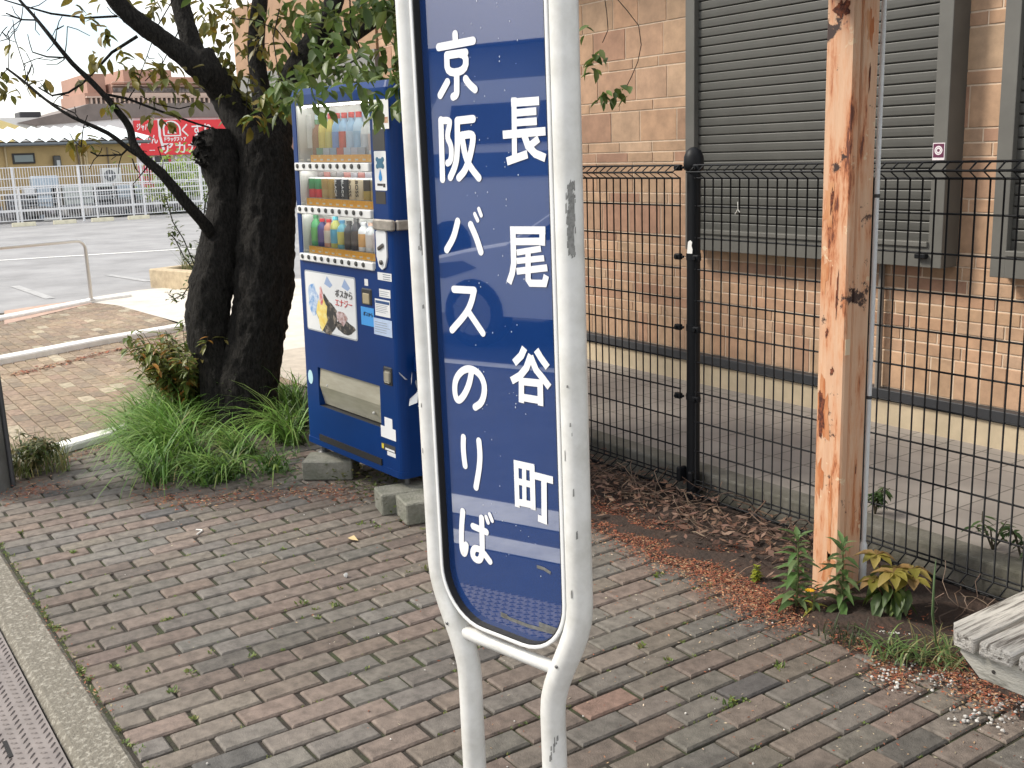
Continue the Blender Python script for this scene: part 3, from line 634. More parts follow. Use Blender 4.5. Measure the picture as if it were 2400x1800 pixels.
pr = [(.745, DT), (.745, 0)]+corner(VW-.04, .04, .04, -90)+[(VW, DT)]; mb.prism(pr, .215, .415, vz)
lower = [(u, v-.006) for u, v in full]; mb.prism(lower, 0, .03, vz)
door = mb.build('door', M_vb, VM)
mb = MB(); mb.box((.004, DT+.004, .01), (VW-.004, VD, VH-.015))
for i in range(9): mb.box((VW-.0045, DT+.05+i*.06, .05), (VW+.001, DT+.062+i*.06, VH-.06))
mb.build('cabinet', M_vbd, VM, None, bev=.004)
# display window interior
M_int = mat('display_interior', (.62, .62, .60), .5, var=.05)
mb = MB(); mb.box((.062, .122, .96), (.755, .129, 1.705)); mb.box((.0625, .004, .9605), (.066, .122, 1.7045)); mb.box((.751, .004, .9605), (.7545, .122, 1.7045)); mb.box((.066, .004, 1.70), (.751, .122, 1.7045))
mb.build('display_case', M_int, VM)
mb = MB(); mb.add([(.062, .006, .96), (.755, .006, .96), (.755, .006, 1.705), (.062, .006, 1.705)], [(0, 1, 2, 3)]); mb.build('window_pane', glass('display_glass', mixf=.0), VM)
M_fill = bpy.data.materials.new('added_fill_tube'); M_fill.use_nodes = True; _b = M_fill.node_tree.nodes['Principled BSDF']; _b.inputs['Emission Color'].default_value = (1, .97, .92, 1); _b.inputs['Emission Strength'].default_value = 7.0  # glowing tubes added out of sight behind the strips to brighten the drinks display
for z_ in (1.699, 1.398, 1.190):
    mb = MB(); mb.tube([(.075, .034, z_-.002), (.74, .034, z_-.002)], .0045, 8); mb.build('added_fill_tube', M_fill, VM)
M_btn = mat('button_dark', (.06, .06, .055), .35); M_strip = mat('button_strip_white', (.75, .75, .73), .35); M_price = mat('price_orange', (.95, .47, .05), .5, col2=(.95, .72, .32), vs=40, vthr=(.55, .7))
rowz = [(1.403, 1.428), (1.195, 1.220), (.962, .985)]
for ri, (za, zb_) in enumerate(rowz):
    mb = MB(); mb.cbox((.045, -.013, za-.011), (.748, .02, zb_+.003), .004); st = mb.build('button_strip', M_strip, VM)
    for i in range(10):
        x = .08+i*.0665*.985
        mb = MB(); mb.lathe([(.0115, 0), (.0115, .004), (.009, .006)], 12, None, Matrix.Translation((x, -.013, (za+zb_)/2)) @ Matrix.Rotation(R(90), 4, 'X')); mb.build('button', M_btn, st)
    mb = MB(); x0_ = .10 if ri else .165; mb.box((x0_, .016, zb_+.006), (.735, .019, zb_+.040)); ps = mb.build('price_strip', M_price, st)
    if ri == 0: ps.scale = (1, 1, 1)
    mb = MB(); mb.box((.066, .02, za), (.751, .122, zb_+.004)); mb.build('shelf', M_int, VM)
    mb = MB()
    for i in range(10):
        x = .08+i*.0655; mb.box((x-.014, .0145, zb_+.013), (x+.012, .0155, zb_+.021)); 
    mb.build('price_tag', mat('tag_white', (.8, .75, .6), .5), st)
GL = .35
def bottle(x, zb_, h, rr, body, label, cap, lab=(.25, .62)):
    mb = MB(); Mx = Matrix.Translation((x, .062, zb_))
    mb.lathe([(rr*.92, 0), (rr, .006), (rr, h*lab[0])], 12, body, Mx); mb.lathe([(rr*1.02, h*lab[0]), (rr*1.02, h*lab[1])], 12, label, Mx)
    mb.lathe([(rr, h*lab[1]), (rr*.9, h*.74), (rr*.42, h*.86), (rr*.4, h*.9)], 12, body, Mx); mb.lathe([(rr*.5, h*.89), (rr*.5, h)], 10, cap, Mx)
    return mb.build('sample_bottle', M_vcol, VM)
def can(x, zb_, h, rr, body, band, name='sample_can'):
    mb = MB(); Mx = Matrix.Translation((x, .062, zb_)); sil = (.55, .55, .55)
    mb.lathe([(rr*.8, 0), (rr, h*.06)], 14, sil, Mx); mb.lathe([(rr, h*.06), (rr, h*.45)], 14, band, Mx); mb.lathe([(rr, h*.45), (rr, h*.93)], 14, body, Mx); mb.lathe([(rr, h*.93), (rr*.82, h)], 14, sil, Mx)
    return mb.build(name, M_vcol, VM)
X = lambda i: .10+i*.0655
lb, rd, ye, gr, wh, tea = (.30, .50, .70), (.6, .04, .05), (.58, .48, .08), (.08, .25, .12), (.72, .74, .75), (.22, .08, .04)
row1 = [(wh, gr, wh), (tea, tea, gr), (ye, ye, rd), (ye, (.55, .5, .12), rd), ((.2, .42, .65), (.1, .25, .6), rd), (lb, rd, rd), (lb, (.45, .6, .75), rd), ((.45, .62, .78), lb, rd), (wh, (.6, .65, .7), wh), (wh, (.7, .55, .5), wh)]
for i, (b_, l_, c_) in enumerate(row1):
    if i == 0: continue
    bottle(X(i), 1.434, .225 if i not in (1, 8, 9) else .20, .029, b_, l_, c_)
mb = MB(); mb.box((.075, .05, 1.50), (.125, .056, 1.66)); pc = mb.build('display_card', mat('card_grey', (.5, .5, .48), .6, col2=(.62, .62, .6), vs=20), VM)
mb = MB()
for i in range(2, 9): mb.box((X(i)-.03, .03, 1.462), (X(i)+.03, .034, 1.50), jit(random.choice([gr, (.1, .3, .2), lb, (.5, .1, .08), (.5, .55, .6)]), .2))
mb.build('drink_card', M_vcol, VM)
row2 = [((.05, .22, .08), rd), ((.06, .25, .1), rd), ((.36, .24, .08), (.42, .3, .12)), ((.38, .25, .07), (.4, .28, .1)), ((.02, .02, .025), (.02, .02, .025)), ((.025, .025, .03), (.02, .02, .02)), ((.62, .52, .36), (.6, .5, .33)), ((.62, .52, .36), (.62, .52, .34)), ((.05, .04, .03), (.35, .25, .05)), ((.35, .28, .15), (.5, .35, .1))]
for i, (b_, l_) in enumerate(row2): can(X(i), 1.256, .105, .027, b_, l_)
M_dk = mat('print_dark', (.03, .025, .025), .5); M_lw = mat('print_white', (.8, .8, .8), .5)
for i in (6, 7): letters('BOSS', .034, M_dk, VM, (X(i)-.011, .034, 1.352), (R(90), R(90), 0))
for i in (4, 5): letters('BLACK', .026, M_lw, VM, (X(i)-.009, .034, 1.352), (R(90), R(90), 0))
row3 = [((.1, .4, .16), (.15, .45, .12), gr), ((.05, .05, .2), (.12, .08, .25), rd), ((.6, .3, .2), (.65, .55, .45), rd), ((.5, .5, .15), (.1, .35, .5), (.1, .4, .5)), ((.15, .4, .5), (.55, .5, .12), (.1, .3, .5)), ((.05, .05, .06), (.08, .06, .05), (.1, .1, .1)), ((.05, .05, .06), (.1, .08, .07), (.1, .1, .1)), (wh, (.7, .4, .15), wh), (wh, (.75, .7, .65), (.7, .5, .4)), (wh, (.7, .6, .6), wh)]
for i, (b_, l_, c_) in enumerate(row3): bottle(X(i), 1.024, .135 if i % 3 else .15, .027, b_, l_, c_, (.15, .6))
mb = MB()
for i in range(10): mb.box((X(i)-.028, .1, 1.07), (X(i)+.028, .104, 1.15), jit(random.choice([lb, wh, (.5, .55, .65), (.6, .5, .5)]), .2)); mb.box((X(i)-.03, .1, 1.33), (X(i)+.03, .104, 1.385), jit(random.choice([(.2, .18, .18), (.35, .12, .1), (.25, .25, .28)]), .2)); mb.box((X(i)-.03, .1, 1.52), (X(i)+.03, .104, 1.66), jit(random.choice([lb, wh, (.5, .6, .7)]), .2))
mb.build('back_card', M_vcol, VM)
def flat(name, x0, z0, x1, z1, m, par=None, y=-.0012, rad=0, t=.001):
    mb = MB()
    if rad:
        P = [(u+(x0+x1)/2, v) for u, v in rrect((x1-x0)/2, z0, z1, rad, 6)]
        mb.prism(P, y, y+t, lambda u, v, h: Vector((u, h, v)))
    else: mb.box((x0, y, z0), (x1, y+t, z1))
    return mb.build(name, m, par or VM)
M_pw = mat('label_white', (.74, .75, .75), .45, var=.05); M_lb = mat('label_blue', (.05, .3, .7), .45); M_pl = mat('label_pale', (.45, .55, .72), .5, var=.1, vs=30); M_dg = mat('dark_panel', (.03, .03, .03), .3)
# right hand column
a = flat('menu_plate', .781, 1.575, .913, 1.70, M_pw); flat('menu_picture', .786, 1.60, .908, 1.625, mat('menu_red', (.35, .04, .04), .5, col2=(.6, .5, .3), vs=60), a, -.002); flat('menu_band', .80, 1.64, .86, 1.69, mat('menu_green', (.35, .45, .2), .5, col2=(.8, .8, .7), vs=40), a, -.002)
flat('display_panel', .775, 1.485, .873, 1.574, M_dg); flat('sensor_panel', .781, 1.253, .863, 1.308, mat('sensor_brown', (.035, .03, .025), .4))
a = flat('water_sticker', .781, 1.312, .878, 1.482, M_pw, rad=.006)
mb = MB()
for dx, dz in ((-.028, .03), (.028, .03), (-.028, -.012), (.028, -.012)): mb.prism([(.829+dx*.8+math.cos(t*.785)*.011, 1.425+dz*.7+math.sin(t*.785)*.011) for t in range(8)], -.003, -.0013, lambda u, v, h: Vector((u, h, v)))
mb.prism(rrect(.023, 1.410, 1.450, .01, 4), -.0035, -.0013, lambda u, v, h: Vector((u+.829, h, v))); mb.build('emblem', mat('emblem_teal', (.05, .16, .25), .5), a)
mb = MB(); mb.prism([(0, .04), (.008, .018), (.013, .004), (.010, -.008), (0, -.013), (-.010, -.008), (-.013, .004), (-.008, .018)], -.003, -.0013, lambda u, v, h: Vector((u+.829, h, v+1.365))); mb.build('drop_mark', mat('drop_blue', (.02, .25, .6), .4), a)
flat('caption_bar', .800, 1.332, .845, 1.342, M_dk, a, -.002); flat('caption_bar', .848, 1.326, .866, 1.342, M_dk, a, -.002)
# lock bar
mb = MB(); mb.cbox((.775, -.022, 1.139), (.936, .0, 1.187), .006); mb.cbox((.922, .004, 1.141), (.945, .38, 1.185), .005); mb.build('lock_bar', mat('steel_bar', (.42, .38, .33), .4, metal=.5, var=.3, vs=20), VM)
# coin mechanism
P = [(.778, 1.13), (.778, 1.02), (.795, .975), (.820, .962), (.845, .975), (.863, 1.02), (.863, 1.13), (.85, 1.138), (.79, 1.138)]
mb = MB(); mb.prism(P, -.008, .001, lambda u, v, h: Vector((u, h, v))); cm = mb.build('coin_plate', M_pw, VM)
mb = MB(); mb.cbox((.797, -.016, 1.055), (.848, -.008, 1.072), .003, None, Matrix.Translation((.82, 0, 1.06)) @ Matrix.Rotation(R(-25), 4, 'Y') @ Matrix.Translation((-.82, 0, -1.06))); mb.build('coin_slot', mat('slot_steel', (.15, .14, .13), .35, metal=.7), cm)
mb = MB(); mb.lathe([(.011, 0), (.011, .008), (.006, .01)], 10, None, Matrix.Translation((.82, -.008, .995)) @ Matrix.Rotation(R(90), 4, 'X')); mb.build('return_knob', mat('slot_steel'), cm)
flat('notice', .769, .913, .886, .948, M_pw); flat('notice', .777, .836, .871, .873, M_pw)
a = flat('notice', .737, .747, .864, .825, M_pw, y=-.0016); flat('notice_header', .742, .805, .860, .818, mat('header_navy', (.03, .08, .2), .5), a, -.0022)
flat('notice', .72, .658, .875, .735, M_pl, y=-.0021); flat('notice', .607, .689, .722, .775, M_lb)
mb = MB()
for i in range(5): mb.box((.745, -.0024, .765+i*.008), (.745+rnd(.07, .11), -.0017, .767+i*.008)); mb.box((.73, -.0028, .672+i*.011), (.73+rnd(.08, .13), -.0022, .6745+i*.011))
for i in range(3): mb.box((.783, -.0019, .843+i*.009), (.783+rnd(.05, .08), -.0013, .845+i*.009)); mb.box((.815, -.0019, .918+i*.01), (.878, -.0013, .922+i*.01), None)
mb.build('small_print', mat('print_grey', (.25, .28, .32), .6), VM)
letters('ボスから', .022, M_dk, VM, (.628, -.0022, .735)); 
flat('card_label', .651, .876, .682, .907, M_pw)
# bill acceptor
mb = MB(); mb.cbox((.622, -.006, .786), (.712, .01, .864), .006); ba = mb.build('bill_acceptor', M_dg, VM)
mb = MB(); mb.cbox((.637, -.009, .792), (.697, -.003, .842), .004); mb.build('bill_slot', mat('bill_beige', (.38, .32, .2), .4), ba)
# poster window
po_ = flat('poster_frame', .068, .602, .568, .905, mat('poster_rim', (.35, .38, .42), .4), rad=.015, y=-.002, t=.0025)
a = flat('poster', .076, .609, .560, .898, M_pw, po_, -.003, rad=.012)
def blob(name, cx, cz, rx, rz, m, y, n=14, wob=.25, par=None):
    mb = MB(); mb.prism([(cx+math.cos(k*2*math.pi/n)*rx*(1+rnd(-wob, wob)), cz+math.sin(k*2*math.pi/n)*rz*(1+rnd(-wob, wob))) for k in range(n)], y, y+.0004, lambda u, v, h: Vector((u, h, v))); return mb.build(name, m, par or a)
blob('artwork', .15, .76, .06, .08, mat('art_blue', (.08, .25, .55), .5, col2=(.7, .75, .8), vs=25), -.0036)
blob('artwork', .285, .70, .10, .085, mat('art_black', (.03, .03, .03), .5, col2=(.3, .25, .2), vs=30, vthr=(.5, .65)), -.0040)
blob('artwork', .235, .70, .05, .075, mat('art_yellow', (.75, .5, .05), .5, col2=(.8, .7, .3), vs=25), -.0044)
blob('artwork', .235, .785, .018, .05, mat('art_red', (.55, .06, .05), .5, col2=(.75, .7, .7), vs=40), -.0048)
blob('artwork', .46, .655, .085, .032, mat('art_black'), -.0040); blob('artwork', .43, .70, .05, .035, mat('art_brown', (.25, .1, .08), .5, col2=(.7, .6, .6), vs=40), -.0044)
for xx in (.30, .47): 
    mb = MB(); mb.prism([(xx, .89), (xx+.05, .85), (xx+.025, .835), (xx-.03, .85)], -.0037, -.0033, lambda u, v, h: Vector((u, h, v))); mb.build('artwork', mat('art_paleblue', (.3, .4, .6), .5), a)
letters('ボスから', .042, M_dk, a, (.375, -.0052, .80)); letters('エナジー', .042, mat('print_red', (.6, .06, .06), .5), a, (.37, -.0052, .755))
# delivery flap
mb = MB(); mb.box((.148, .09, .215), (.745, .125, .415)); mb.box((.148, .002, .215), (.745, .09, .2155)); mb.build('flap_recess', mat('recess_dark', (.03, .03, .03), .6), VM)
mb = MB(); V = [(.155, .012, .41), (.738, .012, .41), (.738, .004, .32), (.155, .004, .32), (.155, .03, .222), (.738, .03, .222)]
mb.add(V, [(0, 1, 2, 3), (3, 2, 5, 4)]); mb.add([(x, y+.006, z) for x, y, z in V], [(3, 2, 1, 0), (4, 5, 2, 3)])
fl = mb.build('delivery_flap', mat('flap_smoke', (.30, .285, .22), .2, col2=(.42, .40, .32), vs=3, stretch=(1, 1, 5)), VM)
mb = MB(); 
for x, z in ((.23, .33), (.67, .27)): mb.ico((x, .008, z), .009)
mb.build('flap_stud', mat('stud', (.55, .55, .5), .3), fl)
mb = MB(); mb.cbox((.786, -.004, .432), (.861, .004, .518), .006); kr = mb.build('coin_return', mat('recess_dark'), VM); mb = MB(); mb.cbox((.80, -.012, .444), (.852, -.003, .50), .008); mb.build('return_cup', mat('cup_clear', (.3, .28, .22), .2), kr)
blob('round_sticker', .069, .352, .026, .037, mat('sticker_mint', (.45, .68, .75), .5), -.0016, 16, 0, VM)
mb = MB(); mb.prism([(.742, .173), (.871, .173), (.871, .228), (.845, .228), (.845, .274), (.778, .274), (.778, .228), (.742, .228)], -.0018, -.001, lambda u, v, h: Vector((u, h, v))); mb.build('torn_label', mat('label_torn', (.78, .79, .8), .6), VM)
a = flat('rating_label', .742, .112, .862, .145, mat('label_dark', (.05, .05, .05), .5)); flat('rating_mark', .744, .118, .762, .14, mat('mark_yellow', (.7, .55, .05), .5), a, -.002); flat('rating_mark', .775, .116, .855, .125, M_pw, a, -.002); flat('notice', .79, .092, .862, .112, M_pw)
mb = MB(); mb.box((.14, -.007, .030), (.742, .0, .062)); mb.build('kick_slot', mat('slot_dark'), VM)
mb = MB()
for x, y in ((.06, .06), (.86, .06), (.06, .64), (.86, .64)): mb.tube([(x, y, -.07), (x, y, .0)], .014, 8); mb.lathe([(.035, -.075), (.035, -.06), (.02, -.05)], 10, None, Matrix.Translation((x, y, 0)))
mb.build('levelling_foot', mat('foot_steel', (.12, .12, .12), .5, metal=.5), VM)
q = Vector((VW+.008, .33, 1.43)); mb = MB(); mb.cbox((VW, .27, 1.40), (VW+.05, .36, 1.52), .02); mb.build('side_knob', mat('knob_grey', (.45, .45, .42), .5), VM)

# concrete blocks under the machine
def block(cx, cy, lx, ly, h, rz, lab):
    mb = MB(); mb.cbox((-lx/2, -ly/2, 0), (lx/2, ly/2, h), .006)
    o = mb.build('concrete_block', mat('block_concrete', (.24, .235, .20), .95, col2=(.15, .155, .12), vs=14, bump=.8, bs=80)); o.location = (cx, cy, 0); o.rotation_euler = (0, 0, rz)
    return tag(o, lab, 'concrete block')
block(-4.935, 2.20, .19, .26, .10, R(-38), 'mossy concrete block under the left foot of the blue vending machine')
block(-4.22, 2.235, .15, .25, .10, R(-14), 'pitted concrete block under the right side of the vending machine, left one of the pair')
block(-4.045, 2.27, .17, .27, .10, R(-12), 'concrete block beside its twin under the right foot of the vending machine, nearest the sign')
# small blue box on the machine's side and the bag hanging from it
mb = MB(); mb.cbox((VW+.001, .07, .495), (VW+.10, .36, .575), .012); mb.build('side_box', M_vb, VM)
VI = VM.matrix_basis
bo_ = VI @ Vector((VW+.06, .12, .42))
BG = MB()
for i in range(60):
    p = VI @ Vector((VW+rnd(.0, .11), rnd(.04, .2), rnd(.37, .50))); a_, b_ = Vector((rnd(-.04, .04), rnd(-.03, .03), rnd(-.05, .05))), Vector((rnd(-.04, .04), rnd(-.03, .03), rnd(-.05, .05)))
    BG.add([p, p+a_, p+a_+b_*.6, p+b_], [(0, 1, 2, 3)])
tag(BG.build('plastic_bag', mat('bag_film', (.75, .78, .8), .25, trans=.4), None, bo_), 'crumpled white plastic bag hanging at the right side of the vending machine', 'plastic bag')

# ================================================================== BENCH
BH = .42
BE = thing('wooden_bench', 'weathered grey-white wooden slat bench with chamfered rail at the pavement edge', 'bench', (-1.2, 2.4, 0))
BO = (-1.2, 2.4, 0)
M_wood = mat('weathered_wood', (.56, .53, .48), .88, col2=(.11, .095, .08), vs=4.5, vthr=(.49, .64), bump=1.0, bs=9, stretch=(16, 1.0, 16))
M_wood2 = mat('weathered_rail', (.50, .48, .42), .85, col2=(.16, .155, .125), vs=5, vthr=(.5, .72), bump=.4, bs=30, stretch=(2, 8, 8))
for i in range(14):
    x = -1.437+i*.098; mb = MB()
    if i == 0:
        mb.prism([(x+.03, 2.245), (x+.085, 2.238), (x+.085, 2.63), (x, 2.63), (x, 2.285)], BH-.036, BH, vz)
    else: mb.box((x, 2.238+rnd(-.004, .004), BH-.036), (x+.085, 2.63, BH+rnd(-.002, .002)))
    mb.build('seat_slat', M_wood, BE, BO, bev=.007)
for yy in (2.262, 2.56):
    mb = MB(); mb.prism([(-1.40, BH-.037), (-1.40, BH-.058), (-1.345, BH-.105), (.0, BH-.105), (.0, BH-.037)], yy, yy+.045, lambda u, v, h: Vector((u, h, v))); rl = mb.build('rail', M_wood2, BE, BO, bev=.004)
    mb = MB()
    for k in range(4): mb.lathe([(.005, 0), (.005, .002)], 8, None, Matrix.Translation((-1.31+.098*k, yy, BH-.075)) @ Matrix.Rotation(R(90), 4, 'X'))
    mb.build('bolt', mat('bolt_dark', (.05, .045, .04), .6), rl, BO).location = (0, 0, 0)
    for xx in (-1.185, -.15):
        mb = MB(); mb.box((xx, yy+.003, -.02), (xx+.075, yy+.042, BH-.11)); mb.build('leg', M_wood2, BE, BO, bev=.004)

# ================================================================== CHERRY TREE
TB = az(548, 1000); TO = (TB.x, TB.y, 0)
CT = thing('cherry_tree', 'old dark-barked cherry tree with twin trunks and olive leaves beside the vending machine', 'tree', TO)
def barkmat():
    m = bpy.data.materials.new('cherry_bark'); m.use_nodes = True; nt = m.node_tree; nd = nt.nodes; lk = nt.links; b = nd['Principled BSDF']; b.inputs['Roughness'].default_value = .85; b.inputs['Specular IOR Level'].default_value = .3
    t = nd.new('ShaderNodeTexCoord'); mp = nd.new('ShaderNodeMapping'); mp.inputs['Scale'].default_value = (34, 34, 13); lk.new(t.outputs['Object'], mp.inputs[0])
    v = nd.new('ShaderNodeTexVoronoi'); v.feature = 'DISTANCE_TO_EDGE'; v.inputs['Scale'].default_value = 1.4; n = nd.new('ShaderNodeTexNoise'); n.inputs['Scale'].default_value = 2.2; n.inputs['Detail'].default_value = 9; n.inputs['Roughness'].default_value = .75
    ad1 = nd.new('ShaderNodeMix'); ad1.data_type = 'RGBA'; ad1.inputs['Factor'].default_value = .35; lk.new(mp.outputs[0], n.inputs['Vector']); lk.new(mp.outputs[0], ad1.inputs['A']); lk.new(n.outputs['Color'], ad1.inputs['B']); lk.new(ad1.outputs['Result'], v.inputs['Vector'])
    rm = nd.new('ShaderNodeValToRGB'); rm.color_ramp.elements[0].color = (.006, .005, .004, 1); rm.color_ramp.elements[0].position = .38; rm.color_ramp.elements[1].color = (.062, .055, .048, 1); rm.color_ramp.elements[1].position = .70; lk.new(n.outputs['Fac'], rm.inputs[0])
    lk.new(rm.outputs[0], b.inputs['Base Color'])
    mu = nd.new('ShaderNodeMath'); mu.operation = 'MULTIPLY_ADD'; mu.inputs[1].default_value = .5; lk.new(v.outputs['Distance'], mu.inputs[0]); lk.new(n.outputs['Fac'], mu.inputs[2])
    bp = nd.new('ShaderNodeBump'); bp.inputs['Strength'].default_value = 1; bp.inputs['Distance'].default_value = .12; lk.new(mu.outputs[0], bp.inputs['Height']); lk.new(bp.outputs[0], b.inputs['Normal'])
    return m
M_bark = barkmat()
TD = (TB-CAM).dot(FW)                     # distance of the trunk along the view
def limb(name, pts, dd=0.0, n=14, wob=.03, parent=None, sub=3):
    """pts: (px, py, width px, extra distance) along a limb, at the tree's own distance"""
    P = []; Rr = []
    for i, p in enumerate(pts):
        dep = TD+(p[3] if len(p) > 3 else dd)
        P.append(ad(p[0], p[1], dep)); Rr.append(p[2]/FPX*dep/2)
    # Catmull-Rom refinement
    Q, S = [], []
    for i in range(len(P)-1):
        a, b, c, d = P[max(i-1, 0)], P[i], P[i+1], P[min(i+2, len(P)-1)]
        for k in range(sub):
            t = k/sub; Q.append(.5*((2*b)+(c-a)*t+(2*a-5*b+4*c-d)*t*t+(3*b-a-3*c+d)*t**3)); S.append(Rr[i]*(1-t)+Rr[i+1]*t)
    Q.append(P[-1]); S.append(Rr[-1])
    mb = MB(); mb.tube(Q, S, n, None, True, 0)
    m_ = len(Q)
    for i in range(m_):
        for k in range(n):
            v = Vector(mb.v[i*n+k]); d = v-Q[i]
            f = 1+.08*mnoise.noise(Vector((v.x*5, v.y*5, v.z*2.5)))+.10*mnoise.noise(Vector((v.x*22, v.y*22, v.z*7)))+.085*mnoise.noise(Vector((v.x*48, v.y*48, v.z*19)))
            mb.v[i*n+k] = tuple(Q[i]+d*f)
    return mb.build(name, M_bark, parent or CT, TO)
limb('trunk', [(590, 1065, 190), (582, 1000, 158), (580, 900, 134), (598, 800, 130), (614, 700, 130), (622, 560, 132), (628, 400, 128), (622, 350, 120), (600, 310, 100)], .0, 60, .07, sub=18)
limb('trunk', [(520, 960, 90), (505, 860, 78), (488, 780, 98), (493, 690, 104), (508, 610, 96), (520, 530, 82), (528, 450, 72), (522, 400, 88), (512, 350, 96), (508, 312, 84)], -.02, 52, .09, sub=18)
# leafy broken rim of the stump on the left stem
mb = MB()
for i in range(150):
    p = ad(rnd(458, 500), rnd(306, 390), TD-.02+rnd(-.12, .05)); sz = rnd(.02, .05); d1 = Vector((rnd(-1, 1), rnd(-1, 1), rnd(-.6, .8))).normalized()*sz; d2 = Vector((rnd(-1, 1), rnd(-1, 1), rnd(-.5, .5))).normalized()*sz
    mb.add([p-d1, p+d2*.7, p+d1, p-d2*.7], [(0, 1, 2, 3)])
mb.build('stump_rim', M_bark, CT, TO)
limb('limb', [(628, 430, 105), (600, 350, 88), (560, 285, 76), (527, 220, 70), (490, 170, 68, -.1), (470, 130, 62, -.1)], 0, 34, sub=12)
limb('limb', [(490, 175, 60, -.1), (455, 120, 48, -.1), (438, 65, 46, -.1), (422, 0, 44, -.1), (410, -120, 38, -.1)], 0, 28, sub=10)
limb('limb', [(495, 185, 60, -.1), (440, 138, 50, -.15), (380, 92, 46, -.2), (325, 52, 44, -.25), (275, 5, 42, -.3), (220, -80, 34, -.4)], 0, 28, sub=10)
limb('limb', [(635, 400, 100), (650, 290, 78, .05), (690, 180, 62, .1), (730, 110, 56, .1), (770, 40, 46, .1), (800, -60, 40, .1)], 0, 28, sub=10)
limb('limb', [(690, 190, 66, .1), (760, 130, 44, .1), (830, 80, 36, .1), (905, 28, 30, .1), (960, -30, 24, .1)], 0, 12)
limb('limb', [(630, 320, 66, .25), (610, 200, 44, .3), (600, 100, 40, .3), (612, -20, 36, .3)], 0, 12)
limb('limb', [(492, 545, 30, -.12), (475, 520, 28, -.2), (430, 468, 26, -.3), (380, 408, 23, -.35), (335, 368, 20, -.4), (312, 335, 19, -.4), (303, 298, 17, -.4), (270, 253, 15, -.45), (219, 196, 14, -.5), (169, 148, 12, -.55), (127, 97, 10, -.6), (80, 38, 8, -.6), (46, 0, 6, -.6), (10, -50, 5, -.6)], 0, 10, .04)
limb('limb', [(330, 366, 13, -.4), (303, 350, 11, -.42), (253, 312, 10, -.45), (169, 274, 8, -.5), (105, 232, 7, -.5), (55, 190, 6, -.5), (15, 160, 5, -.5)], 0, 8, .03)
TW = [[(322, 85, 8, -.25), (262, 123, 7, -.25), (228, 160, 6, -.3), (194, 195, 5, -.4), (160, 217, 5, -.45), (122, 224, 4, -.5), (90, 205, 3, -.5)], [(275, 38, 6, -.3), (200, 42, 5, -.35), (120, 32, 5, -.5), (70, 18, 4, -.5), (10, 0, 3, -.5)], [(236, 219, 7, -.45), (295, 230, 6, -.4), (380, 262, 6, -.3), (464, 291, 5, -.25), (506, 303, 4, -.2)],
      [(84, 47, 4, -.6), (50, 46, 4, -.6), (14, 31, 3, -.6)], [(150, 135, 4, -.55), (110, 133, 4, -.55), (76, 122, 3, -.55)], [(150, 140, 3, -.55), (156, 100, 2, -.55), (158, 62, 2, -.55)], [(212, 356, 4, -.45), (230, 365, 4, -.43), (285, 363, 5, -.4), (303, 345, 5, -.4)], [(350, 385, 4, -.38), (330, 410, 3, -.38), (318, 395, 3, -.38), (310, 372, 3, -.38)], [(380, 410, 3, -.35), (382, 380, 2, -.35), (370, 345, 2, -.35)],
      [(130, 95, 3, -.6), (133, 70, 2, -.6), (150, 60, 2, -.6)], [(175, 265, 3, -.5), (130, 245, 3, -.5), (90, 225, 2, -.5)], [(480, 240, 3, -.2), (420, 255, 3, -.3), (370, 245, 3, -.3), (330, 225, 2, -.3)], [(405, 0, 3, -.3), (370, 60, 3, -.3), (345, 130, 2, -.3), (320, 200, 2, -.35), (300, 235, 2, -.35)], [(420, 70, 3, -.2), (380, 150, 2, -.25), (340, 190, 2, -.3)],
      [(56, 195, 2, -.5), (75, 150, 2, -.5), (62, 125, 2, -.5)], [(66, 200, 2, -.5), (55, 150, 2, -.5), (35, 90, 2, -.5)], [(20, 160, 2, -.5), (22, 90, 2, -.5), (5, 75, 2, -.5)], [(190, 345, 3, -.5), (195, 300, 2, -.5), (205, 270, 2, -.5)],
      [(583, 390, 3, -.3), (575, 300, 3, -.35), (580, 200, 2, -.35), (600, 110, 2, -.35), (612, 90, 2, -.35)], [(820, 0, 4, -.4), (822, 60, 4, -.4), (835, 90, 3, -.4), (850, 130, 3, -.4)], [(850, 130, 4, -.4), (800, 160, 4, -.35), (770, 190, 4, -.3), (740, 210, 3, -.3)], [(560, 42, 3, -.2), (600, 48, 3, -.2), (650, 70, 3, -.2), (680, 110, 3, -.2)], [(655, 20, 3, -.3), (640, 90, 3, -.3), (655, 190, 2, -.3)]]
mb = MB()
for i in range(70):
    t = random.choice(TW[:20]); p = random.choice(t); a_ = rnd(0, 6.28); l = rnd(18, 60); q = (p[0]+math.cos(a_)*l, p[1]+math.sin(a_)*l*.8, 1.6, p[3]+rnd(-.1, .1)); TW.append([(p[0], p[1], 2.2, p[3]), ((p[0]+q[0])/2+rnd(-6, 6), (p[1]+q[1])/2+rnd(-6, 6), 2, p[3]), q])
for t in TW: 
    P = [ad(p[0], p[1], TD+p[3]) for p in t]; mb.tube(P, [p[2]/FPX*TD/2 for p in t], 6, None, True)
mb.build('twigs', M_bark, CT, TO)
